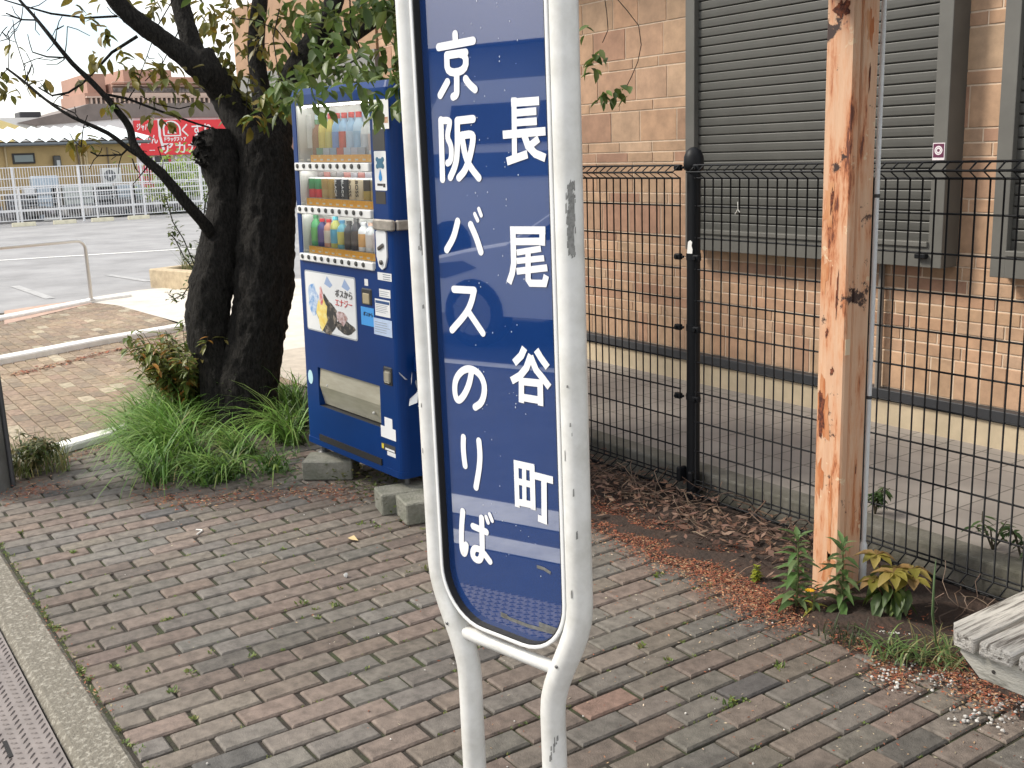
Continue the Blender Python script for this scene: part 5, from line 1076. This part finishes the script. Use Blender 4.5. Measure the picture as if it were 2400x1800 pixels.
# planter beyond
PLT = thing('planter', 'low tan stone planter edge with grassy shrub beside the car park', 'planter', (-13.9, 4.2, 0)); po2 = (-13.9, 4.2, 0)
a, b = az(352, 672), az(470, 682); d = (b-a).normalized()
mb = MB(); M_ = Matrix.Translation(a) @ Matrix.Rotation(math.atan2(d.y, d.x), 4, 'Z'); mb.cbox((0, 0, -.05), (2.4, .16, .24), .015, None, M_); mb.cbox((0, .16, -.05), (.16, 1.2, .24), .015, None, M_); mb.build('planter_edge', mat('tan_stone', (.55, .45, .30), .85, col2=(.38, .30, .2), vs=9, bump=.3), PLT, po2)
mb = MB()
for i in range(26):
    p = M_ @ Vector((rnd(.2, 1.6), rnd(.15, .8), .15))
    for k in range(26): blade(mb, p+Vector((rnd(-.06, .06), rnd(-.06, .06), 0)), rnd(0, 6.28), rnd(.2, .5), .004, rnd(.5, 1.8), jit(random.choice([(.16, .17, .06), (.22, .2, .08), (.10, .14, .04)]), .2))
mb.build('foliage', M_grass, PLT, po2)

# ================================================================== FAR SIDE OF THE CAR PARK
fx = -34.0
WF = thing('mesh_fence', 'white mesh fence across the car park in front of the beige building', 'fence', (fx, 8, 0)); wo = (fx, 8, 0)
M_wf = mat('fence_white', (.75, .76, .78), .45)
ya, yb = 2.0, 16.0; fb, ft = .12, 1.63
for i in range(8):
    y = 5.91+1.83*(i-2); mb = MB(); mb.tube([(fx+.03, y, -.05), (fx+.03, y, ft+.02)], .035, 8); mb.build('post', M_wf, WF, wo)
mb = MB()
for z in (fb, .42, .72, 1.02, 1.32, ft): mb.box((fx-.008, ya, z-.012), (fx+.008, yb, z+.012))
y = ya
while y < yb: mb.box((fx-.006, y-.007, fb), (fx+.006, y+.007, ft)); y += .075
mb.build('mesh_panel', M_wf, WF, wo)
WF2 = thing('pipe_fence', 'lower white pipe fence standing behind the white mesh fence', 'fence', (fx-1, 8, 0)); wo2 = (fx-1, 8, 0)
for i in range(12):
    y = 2.9+1.1*i; mb = MB(); mb.tube([(fx-1, y, 0), (fx-1, y, 1.08)], .03, 6); mb.build('post', M_wf, WF2, wo2)
mb = MB()
for z in (1.06, .85, .35): mb.box((fx-1.02, 2, z-.02), (fx-.98, 16, z+.02))
mb.build('rail', M_wf, WF2, wo2)
for i, (px0, px1, py) in enumerate(((43, 88, 531), (140, 186, 525), (258, 304, 523), (352, 398, 518))):
    a, b = az(px0, py), az(px1, py); L_ = .62; c = (a+b)/2; mb = MB(); mb.prism([(-.08, 0), (-.06, .11), (.06, .11), (.08, 0)], -L_/2, L_/2, lambda u, v, h: Vector((-33.2+u, c.y+h, -.012+v)))
    tag(mb.build('wheel_stop', mat('wheelstop_concrete', (.72, .68, .52), .85, var=.15), None, (-33.2, c.y, 0)), ['pale concrete wheel stop farthest left at the foot of the white fence', 'second pale concrete wheel stop from the left below the white fence', 'pale wheel stop third from the left below the white fence', 'pale concrete wheel stop nearest the cherry trunk below the white fence'][i], 'wheel stop', 'wheel stops along the white fence')
# beige building with corrugated roof
bx = -38.0
BB = thing('beige_building', 'single storey beige building with corrugated pale roof behind the white fence', 'building', (bx, 6, 0)); bo = (bx, 6, 0)
M_beige = mat('beige_wall', (.50, .36, .17), .85, var=.1, vs=2)
mb = MB(); mb.box((bx-6, -6, 0), (bx, 10.6, 2.45)); mb.build('wall', M_beige, BB, bo)
mb = MB(); n = 90; V = []
for i in range(n+1):
    y = -6.4+i*.195; dz_ = .13*(1 if i % 2 else 0)
    V += [(bx+.55, y, 2.40+dz_), (bx-4.5, y, 2.95+dz_)]
mb.add(V, [(2*i, 2*i+1, 2*i+3, 2*i+2) for i in range(n)]); mb.build('corrugated_roof', mat('pale_roof', (.62, .68, .70), .5, var=.1), BB, bo)
mb = MB(); mb.box((bx+.45, -6.4, 2.33), (bx+.58, 11.0, 2.40)); mb.box((bx, -6.4, 2.30), (bx+.45, 11.0, 2.36)); mb.build('gutter', mat('gutter_grey', (.16, .18, .2), .5), BB, bo)
w0, w1 = ax(27, 360, bx), ax(83, 383, bx); mb = MB(); mb.box((bx-.02, w0.y, w1.z), (bx+.05, w1.y, w0.z)); wn = mb.build('window', mat('window_frame_black', (.02, .02, .02), .5), BB, bo); mb = MB(); mb.box((bx+.05, w0.y+.06, w1.z+.06), (bx+.055, w1.y-.06, w0.z-.06)); mb.build('pane', mat('frosted_glass', (.22, .27, .27), .25), wn, bo)
m0, m1 = ax(122, 365, bx), ax(142, 390, bx); mb = MB(); mb.cbox((bx, m0.y, m1.z), (bx+.2, m1.y, m0.z), .03); mt = mb.build('meter_box', mat('meter_dark', (.08, .08, .075), .5), BB, bo); mb = MB(); mb.box((bx+.2, m0.y+.08, m1.z), (bx+.21, m1.y-.04, m1.z+.2)); mb.build('meter_face', mat('meter_face', (.5, .52, .52), .3), mt, bo)
for px in (12, 182, 187, 196, 201): 
    q = ax(px, 360, bx); mb = MB(); mb.tube([(bx+.06, q.y, .1), (bx+.06, q.y, 2.35)], .035, 6); mb.build('downpipe', mat('pipe_tan', (.55, .43, .25), .6) if px != 182 else mat('pipe_brown', (.2, .15, .1), .6), BB, bo)
q = ax(251, 360, bx); mb = MB(); mb.tube([(bx+.06, q.y, .1), (bx+.06, q.y, 2.2)], .025, 6); mb.build('downpipe', mat('pipe_brown'), BB, bo)
# things standing between fence and building
def acunit(y, z0, lab, w_=.62, h_=.5):
    o = thing('air_conditioner', lab, 'air conditioner', (bx+.5, y, z0), group=None); oo = (bx+.5, y, z0)
    mb = MB(); mb.cbox((bx+.35, y, z0), (bx+.7, y+w_, z0+h_), .02); mb.build('case', mat('ac_white', (.68, .68, .66), .5), o, oo)
    mb = MB(); Mx = Matrix.Translation((bx+.70, y+w_*.4, z0+h_*.5)) @ Matrix.Rotation(R(90), 4, 'Y'); mb.lathe([(.19, -.005), (.19, .006)], 16, None, Mx); gr_ = mb.build('fan_grille', mat('grille_dark', (.12, .13, .14), .6), o, oo)
    mb = MB(); mb.lathe([(.05, .006), (.05, .02)], 12, None, Mx); mb.build('fan_hub', mat('ac_white'), gr_, oo)
acunit(ax(228, 420, bx).y, 1.02, 'white air conditioner unit on the beige wall above the white fence rail')
cols = [(.60, .66, .70), (.42, .48, .55), (.66, .66, .66), (.5, .55, .58), (.35, .38, .42), (.68, .70, .72)]
labs = ['tall pale blue storage box', 'white slim cabinet', 'grey green water tank box', 'white ribbed box', 'blue grey louvred box', 'pale grey meter cabinet', 'dark grey plastic crate stack', 'rusty orange gas bottle rack']
yy = [ax(p, 470, bx+1.5).y for p in (80, 60, 150, 215, 265, 118, 15, 303)]
for i, (y, lab) in enumerate(zip(yy, labs)):
    w_ = [.75, .35, 1.5, .8, .9, .3, .9, .2][i]; h_ = [1.35, 1.0, 1.05, .95, .95, 1.0, .8, .95][i]; c = [(.42, .5, .58), (.7, .72, .74), (.5, .54, .52), (.68, .68, .68), (.38, .45, .52), (.66, .67, .68), (.12, .12, .13), (.45, .25, .14)][i]
    o = thing('storage_box' if i != 7 else 'bottle_rack', lab+' behind the white mesh fence', 'box' if i != 7 else 'rack', (bx+1.5, y, 0)); oo = (bx+1.5, y, 0)
    mb = MB(); mb.cbox((bx+1.2, y, 0), (bx+1.7, y+w_, h_), .02); mb.build('case', mat('box_%d' % i, c, .6, var=.15), o, oo)
    mb = MB()
    for k in range(4): mb.box((bx+1.7, y+.05*w_, h_*(.18+.19*k)), (bx+1.712, y+w_*.95, h_*(.18+.19*k)+.05))
    mb.build('louvre', mat('box_trim', (.25, .27, .29), .6), o, oo)
mb = MB()
for i in range(160):
    mb.box((0, 0, 0), (rnd(.1, .3), rnd(.15, .5), rnd(.08, .3)), jit(random.choice([(.12, .12, .13), (.25, .25, .26), (.4, .4, .4), (.08, .08, .08)]), .2), Matrix.Translation((fx-1.6+rnd(-.5, .4), rnd(2, 15), rnd(0, .25))) @ Matrix.Rotation(rnd(0, 1), 4, 'Z'))
tag(mb.build('stored_clutter', M_vcol), 'row of grey and black stored clutter at the foot of the white fence', 'clutter', kind='stuff')
# green bush right of it
def bush(lab, c, rad, n, pal, ln):
    o = thing('garden_bush', lab, 'bush', (c.x, c.y, 0)); oo = (c.x, c.y, 0); mb = MB()
    for i in range(n):
        d = Vector((random.gauss(0, .45), random.gauss(0, .45), abs(random.gauss(.5, .33))))*rad; leaf(mb, Vector((c.x, c.y, 0))+d, Vector((rnd(-1, 1), rnd(-1, 1), rnd(-.5, 1))), Vector((0, 0, 1)), rnd(*ln), rnd(*ln)*.5, jit(random.choice(pal), .25))
    mb.build('foliage', M_leaf, o, oo); mb = MB()
    for k in range(5): mb.tube([(c.x, c.y, 0), (c.x+rnd(-.3, .3), c.y+rnd(-.3, .3), rad*.7)], .02, 5, (.05, .04, .02))
    mb.build('stem', M_litter, o, oo)
c = ax(435, 480, -36.5); bush('bright lime green bush behind the white fence beside the drugstore', c, 1.5, 1500, [(.25, .36, .05), (.32, .42, .08), (.2, .3, .05)], (.14, .28))
c = ax(375, 490, -36); bush('small yellow green bush behind the white fence left of the lime one', c, .8, 260, [(.25, .33, .08), (.3, .36, .1)], (.08, .15))
# yellow roofed house and dark tank
YR = thing('yellow_roofed_house', 'house with pale yellow sloping roof at the left edge behind the corrugated roof', 'house', (-46, 6, 0)); yo = (-46, 6, 0)
a, b, c = ax(-60, 262, -46), ax(102, 314, -46), ax(-60, 322, -46)
mb = MB(); mb.add([(-46, a.y, a.z), (-46, b.y, b.z), (-45.5, c.y, c.z-.5), (-52, a.y, a.z+.6), (-52, b.y, b.z)], [(0, 2, 1), (0, 1, 4, 3)]); mb.build('roof', mat('yellow_roof', (.72, .60, .28), .7, var=.06), YR, yo)
mb = MB(); mb.box((-52, a.y-4, 0), (-46.1, b.y-.3, b.z-.3)); mb.build('wall', M_beige, YR, yo)
# drugstore
dx = -62.0
DS = thing('drugstore', 'drugstore with broad brown roof and large red sign lettered in white', 'shop', (dx, 18, 0)); do = (dx, 18, 0)
def dz(px, py): return ax(px, py, dx)
mb = MB(); p1, p2 = dz(290, 420), dz(640, 420); mb.box((dx-14, p1.y-10, 0), (dx, p2.y, dz(400, 272).z)); mb.build('wall', mat('drug_wall', (.75, .74, .72), .8, var=.06), DS, do)
e0 = dz(300, 276).z
mb = MB(); q = [dz(40, 288), dz(140, 265), dz(205, 244), dz(640, 240), dz(640, 275), dz(300, 277), dz(85, 295)]
mb.prism([(p.y, p.z) for p in q], dx+.3, dx-9, lambda u, v, h: Vector((h, u, v))); mb.build('roof', mat('brown_roof', (.20, .165, .15), .7, var=.15, vs=1.5), DS, do)
mb = MB(); a, b = dz(85, 293), dz(640, 300); mb.box((dx-.3, a.y, b.z-.1), (dx+.2, b.y, e0-.02)); mb.build('fascia', mat('drug_fascia', (.78, .75, .75), .7), DS, do)
a, b = dz(309, 283), dz(560, 358); mb = MB(); mb.box((dx+.2, a.y, b.z), (dx+.45, b.y, a.z)); sg = mb.build('sign_board', mat('sign_red', (.75, .04, .05), .5, var=.05), DS, do)
M_sl = mat('sign_letter_white', (.85, .82, .82), .5)
rz = (R(90), 0, R(90))
def dl(t, px, py, hpx, sx=1.0, m=M_sl):
    q = dz(px, py); sz = abs(dz(px, py-hpx).z-q.z)*1.18; return letters(t, sz, m, sg, (.46, q.y-18, q.z), rz, .01, sx=sx, bold=.012)
dl('くすり', 416, 318, 28, .84); dl('ドラッグストア', 378, 331, 9, .74); dl('アカカベ', 374, 359, 26, 1.0)
q0, q1 = dz(379, 319), dz(414, 288); cy_, hw_ = (q0.y+q1.y)/2, (q1.y-q0.y)/2
mb = MB(); arch = [(-hw_, q0.z), (-hw_, q0.z+hw_*.9)]+[(-math.cos(R(a_))*hw_, q0.z+hw_*.8+math.sin(R(a_))*hw_*.9) for a_ in range(15, 180, 15)]+[(hw_, q0.z+hw_*.9), (hw_, q0.z)]
stroke(mb, [(cy_+u, v) for u, v in arch], .09, lambda u, v, h: Vector((dx+.45+h, u, v)), .012, False); stroke(mb, [(cy_-hw_, q0.z), (cy_+hw_, q0.z)], .07, lambda u, v, h: Vector((dx+.45+h, u, v)), .013, False)
for u0, u1 in ((-.45, -.1), (.1, .45)):
    stroke(mb, [(cy_+hw_*u0, q0.z+.12), (cy_+hw_*(u0+u1)/2, q0.z+hw_*.9), (cy_+hw_*u1, q0.z+.12)], .13, lambda u, v, h: Vector((dx+.45+h, u, v)), .014, False)
mb.build('emblem', M_sl, sg, do)
mb = MB(); a, b = dz(366, 280), dz(378, 352); stroke(mb, [(a.y, a.z), (dz(369, 320).y, dz(369, 320).z), (b.y, b.z)], .14, lambda u, v, h: Vector((dx+.45+h, u, v)), .012, False); mb.build('divider', M_sl, sg, do)
dl('ジャパン', 315, 305, 15, .55); dl('めん', 332, 336, 20, .72); dl('駅', 314, 346, 12, .8); dl('ーー', 345, 356, 7, .8)
for px0, px1, py0, py1, nm, m in ((322, 366, 388, 442, 'red_panel', mat('panel_red', (.6, .06, .09), .6)), (345, 392, 368, 381, 'window', mat('dark_glass', (.05, .05, .06), .2)), (393, 400, 366, 380, 'red_panel', mat('panel_red')), (368, 402, 398, 425, 'window', mat('dark_glass')), (402, 450, 386, 394, 'awning', mat('awning_dark', (.12, .12, .12), .6))):
    a, b = dz(px0, py0), dz(px1, py1); mb = MB(); mb.box((dx+.0, a.y, b.z), (dx+.12, b.y, a.z)); mb.build(nm, m, DS, do)
for px in (360, 380, 412, 430):
    a, b = dz(px, 366), dz(px+2, 430); mb = MB(); mb.box((dx+.12, a.y, b.z), (dx+.16, b.y, a.z)); mb.build('mullion', M_sl, DS, do)
a, b = dz(45, 262), dz(98, 279); RTK = thing('roof_box', 'black box-shaped rooftop unit against the sky at the left of the brown roof', 'rooftop unit', (dx-6, a.y, b.z-.4))
mb = MB(); k = (62+6)/62; a2, b2 = ax(45, 262, dx-6), ax(98, 280, dx-6); mb.cbox((dx-7.5, a2.y, b2.z), (dx-6, b2.y, a2.z), .05); mb.build('case', mat('tank_black', (.035, .035, .04), .6), RTK, (dx-6, a.y, b.z-.4))
mb = MB()
for t in (.15, .85): y_ = a2.y+(b2.y-a2.y)*t; mb.tube([(dx-6.7, y_, b2.z-.9), (dx-6.7, y_, b2.z)], .08, 6)
mb.build('leg', mat('tank_black'), RTK, (dx-6, a.y, b.z-.4))
# apartment block
px_ = -130.0
AP = thing('apartment_block', 'stepped pinkish brown apartment block with rows of balconies beyond the drugstore', 'building', (px_, 38, 0)); ao = (px_, 38, 0)
def aq(px, py): return ax(px, py, px_)
M_ap = mat('apartment_wall', (.42, .25, .19), .85, var=.1, vs=.3); M_ap2 = mat('apartment_band', (.62, .46, .38), .85); M_apd = mat('apartment_recess', (.10, .085, .08), .7, col2=(.28, .24, .22), vs=1.3, vthr=(.45, .6))
def slab(nm, px0, py0, px1, py1, x0, x1, m, bot=None):
    a, b = aq(px0, py0), aq(px1, py1); mb = MB(); mb.box((px_+x0, a.y, 0 if bot is None else b.z), (px_+x1, b.y, a.z)); return mb.build(nm, m, AP, ao)
slab('wall', 198, 218, 700, 260, -12, 0, M_ap); slab('wall', 262, 195, 700, 260, -12.5, -.2, M_ap); slab('tower', 208, 170, 262, 260, -14, -1.5, M_ap); slab('tower', 296, 160, 420, 260, -14, -1.6, M_ap); slab('tower', 330, 178, 700, 260, -13.5, -1.0, M_ap)
for (a0, a1, t, b) in ((262, 700, 201, 204), (262, 700, 218, 226), (200, 700, 226, 229), (262, 700, 192, 196)): slab('balcony_band', a0, t, a1, b, -.3, .5, M_ap2, 1)
for (a0, a1, t, b) in ((208, 700, 230, 243), (265, 700, 205, 217)): slab('balcony_recess', a0, t, a1, b, -.3, .06, M_apd, 1)
mb = MB()
for i in range(26):
    a, b = aq(210+i*11, 229), aq(213+i*11, 246); mb.box((px_, a.y, b.z), (px_+.45, a.y+.18, a.z))
mb.build('balcony_partition', M_ap2, AP, ao)
# ================================================================== ACROSS THE ROAD (seen mirrored in the sign)
VN = thing('minibus', 'white minibus with dark windows behind the silver car, mirrored in the blue panel', 'minibus', (-8, -10.2, -.12)); vo = (-8, -10.2, -.12)
mb = MB(); P = [(-11.4, .3), (-11.5, 1.0), (-10.9, 1.9), (-10.4, 2.62), (-10.1, 2.75), (-4.4, 2.75), (-4.2, 2.6), (-4.2, .3)]
mb.prism(P, -12.0, -10.2, lambda u, v, h: Vector((u, h, v-.12))); mb.build('body', mat('van_white', (.82, .83, .85), .3), VN, vo, bev=.05)
for a_, b_ in ((-10.3, -8.9), (-8.75, -7.0), (-6.85, -4.6)):
    mb = MB(); mb.prism([(a_, 1.85), (a_+.12, 2.42), (b_, 2.42), (b_, 1.85)], -10.19, -10.17, lambda u, v, h: Vector((u, h, v-.12))); mb.build('window', mat('car_glass', (.01, .01, .012), .05), VN, vo)
mb = MB(); mb.box((-11.4, -10.19, 1.25), (-4.2, -10.17, 1.6)); mb.build('stripe', mat('van_stripe', (.08, .12, .22), .4), VN, vo)
for xx in (-10.3, -5.4):
    mb = MB(); mb.lathe([(.26, 0), (.36, .01), (.36, .2)], 20, None, Matrix.Translation((xx, -10.1, .24)) @ Matrix.Rotation(R(90), 4, 'X')); mb.build('wheel', mat('tyre', (.015, .015, .015), .8), VN, vo)
CA = thing('silver_car', 'silver hatchback standing in the far lane, mirrored in the blue panel', 'car', (-5.0, -4.6, -.12)); co = (-5.0, -4.6, -.12)
prof = [(-7.05, .30), (-7.10, .55), (-6.98, .72), (-6.2, .88), (-5.75, .95), (-5.0, 1.38), (-4.0, 1.46), (-3.3, 1.36), (-2.95, .95), (-2.9, .45), (-3.0, .28)]
sec = []
for t, ins in ((0, .10), (.03, .03), (.10, 0), (1.6, 0), (1.67, .03), (1.70, .10)):
    sec.append([(x*(1-.0)+(-5-x)*ins*.25, -4.6-t, z-.12-(.25*ins if z > .5 else 0)) for x, z in prof])
n = len(prof); mb = MB(); V = [p for s_ in sec for p in s_]
F = [(i*n+k, i*n+(k+1) % n, (i+1)*n+(k+1) % n, (i+1)*n+k) for i in range(5) for k in range(n)]+[tuple(range(n)), tuple(range(5*n, 6*n))[::-1]]
mb.add(V, F, None, False); mb.build('body', mat('car_silver', (.80, .82, .86), .3, metal=.0), CA, co)
mb = MB(); mb.add([(-5.55, -4.59, .86), (-4.9, -4.59, 1.18), (-3.5, -4.59, 1.20), (-3.2, -4.59, .88)], [(0, 1, 2, 3)]); mb.build('side_window', mat('car_glass', (.01, .01, .012), .05), CA, co)
mb = MB(); mb.add([(-7.02, -4.592, .48), (-6.95, -4.592, .58), (-6.2, -4.592, .66), (-6.05, -4.592, .60), (-6.4, -4.592, .50)], [(0, 1, 2, 3, 4)]); mb.build('headlight', mat('lamp_glass', (.15, .16, .18), .1), CA, co)
for xx in (-6.1, -3.75):
    for yy_ in (-4.58, -6.1):
        mb = MB(); Mx = Matrix.Translation((xx, yy_, .19)) @ Matrix.Rotation(R(90), 4, 'X'); mb.lathe([(.24, -.01), (.31, 0), (.31, .19), (.25, .2)], 24, None, Mx); wl = mb.build('wheel', mat('tyre', (.015, .015, .015), .8), CA, co)
        mb = MB(); mb.lathe([(.20, -.018), (.20, -.012)], 20, None, Mx)
        for k in range(5): mb.box((-.02, .05, -.026), (.02, .21, -.016), None, Mx @ Matrix.Rotation(k*1.2566, 4, 'Z'))
        mb.build('rim', mat('alloy', (.4, .41, .43), .3, metal=.8), wl, co)
HB = thing('roadside_house', 'grey house with dark windows across the road, mirrored in the blue panel', 'house', (-8, -13, 0)); ho = (-8, -13, 0)
mb = MB(); mb.box((-22, -17, -.12), (-2, -13, 3.4)); mb.build('wall', mat('house_grey', (.30, .31, .33), .8, var=.15, vs=1), HB, ho)
for xx in (-18, -14, -10.5, -7): 
    mb = MB(); mb.box((xx, -13.02, 1.3), (xx+2.2, -12.98, 2.5)); wn = mb.build('window', mat('house_frame', (.45, .46, .48), .5), HB, ho); mb = MB(); mb.box((xx+.1, -12.98, 1.4), (xx+2.1, -12.97, 2.4)); mb.build('pane', mat('house_glass', (.02, .022, .03), .1), wn, ho)
mb = MB(); mb.prism([(-17.5, 3.4), (-12.4, 3.4), (-15, 4.8)], -22.4, -1.6, lambda u, v, h: Vector((h, u, v))); mb.build('roof', mat('house_roof', (.08, .085, .1), .6), HB, ho)
mb = MB(); mb.box((-80, -8.9, -.14), (40, -8.4, -.02)); struct(mb.build('kerb', M_conc))
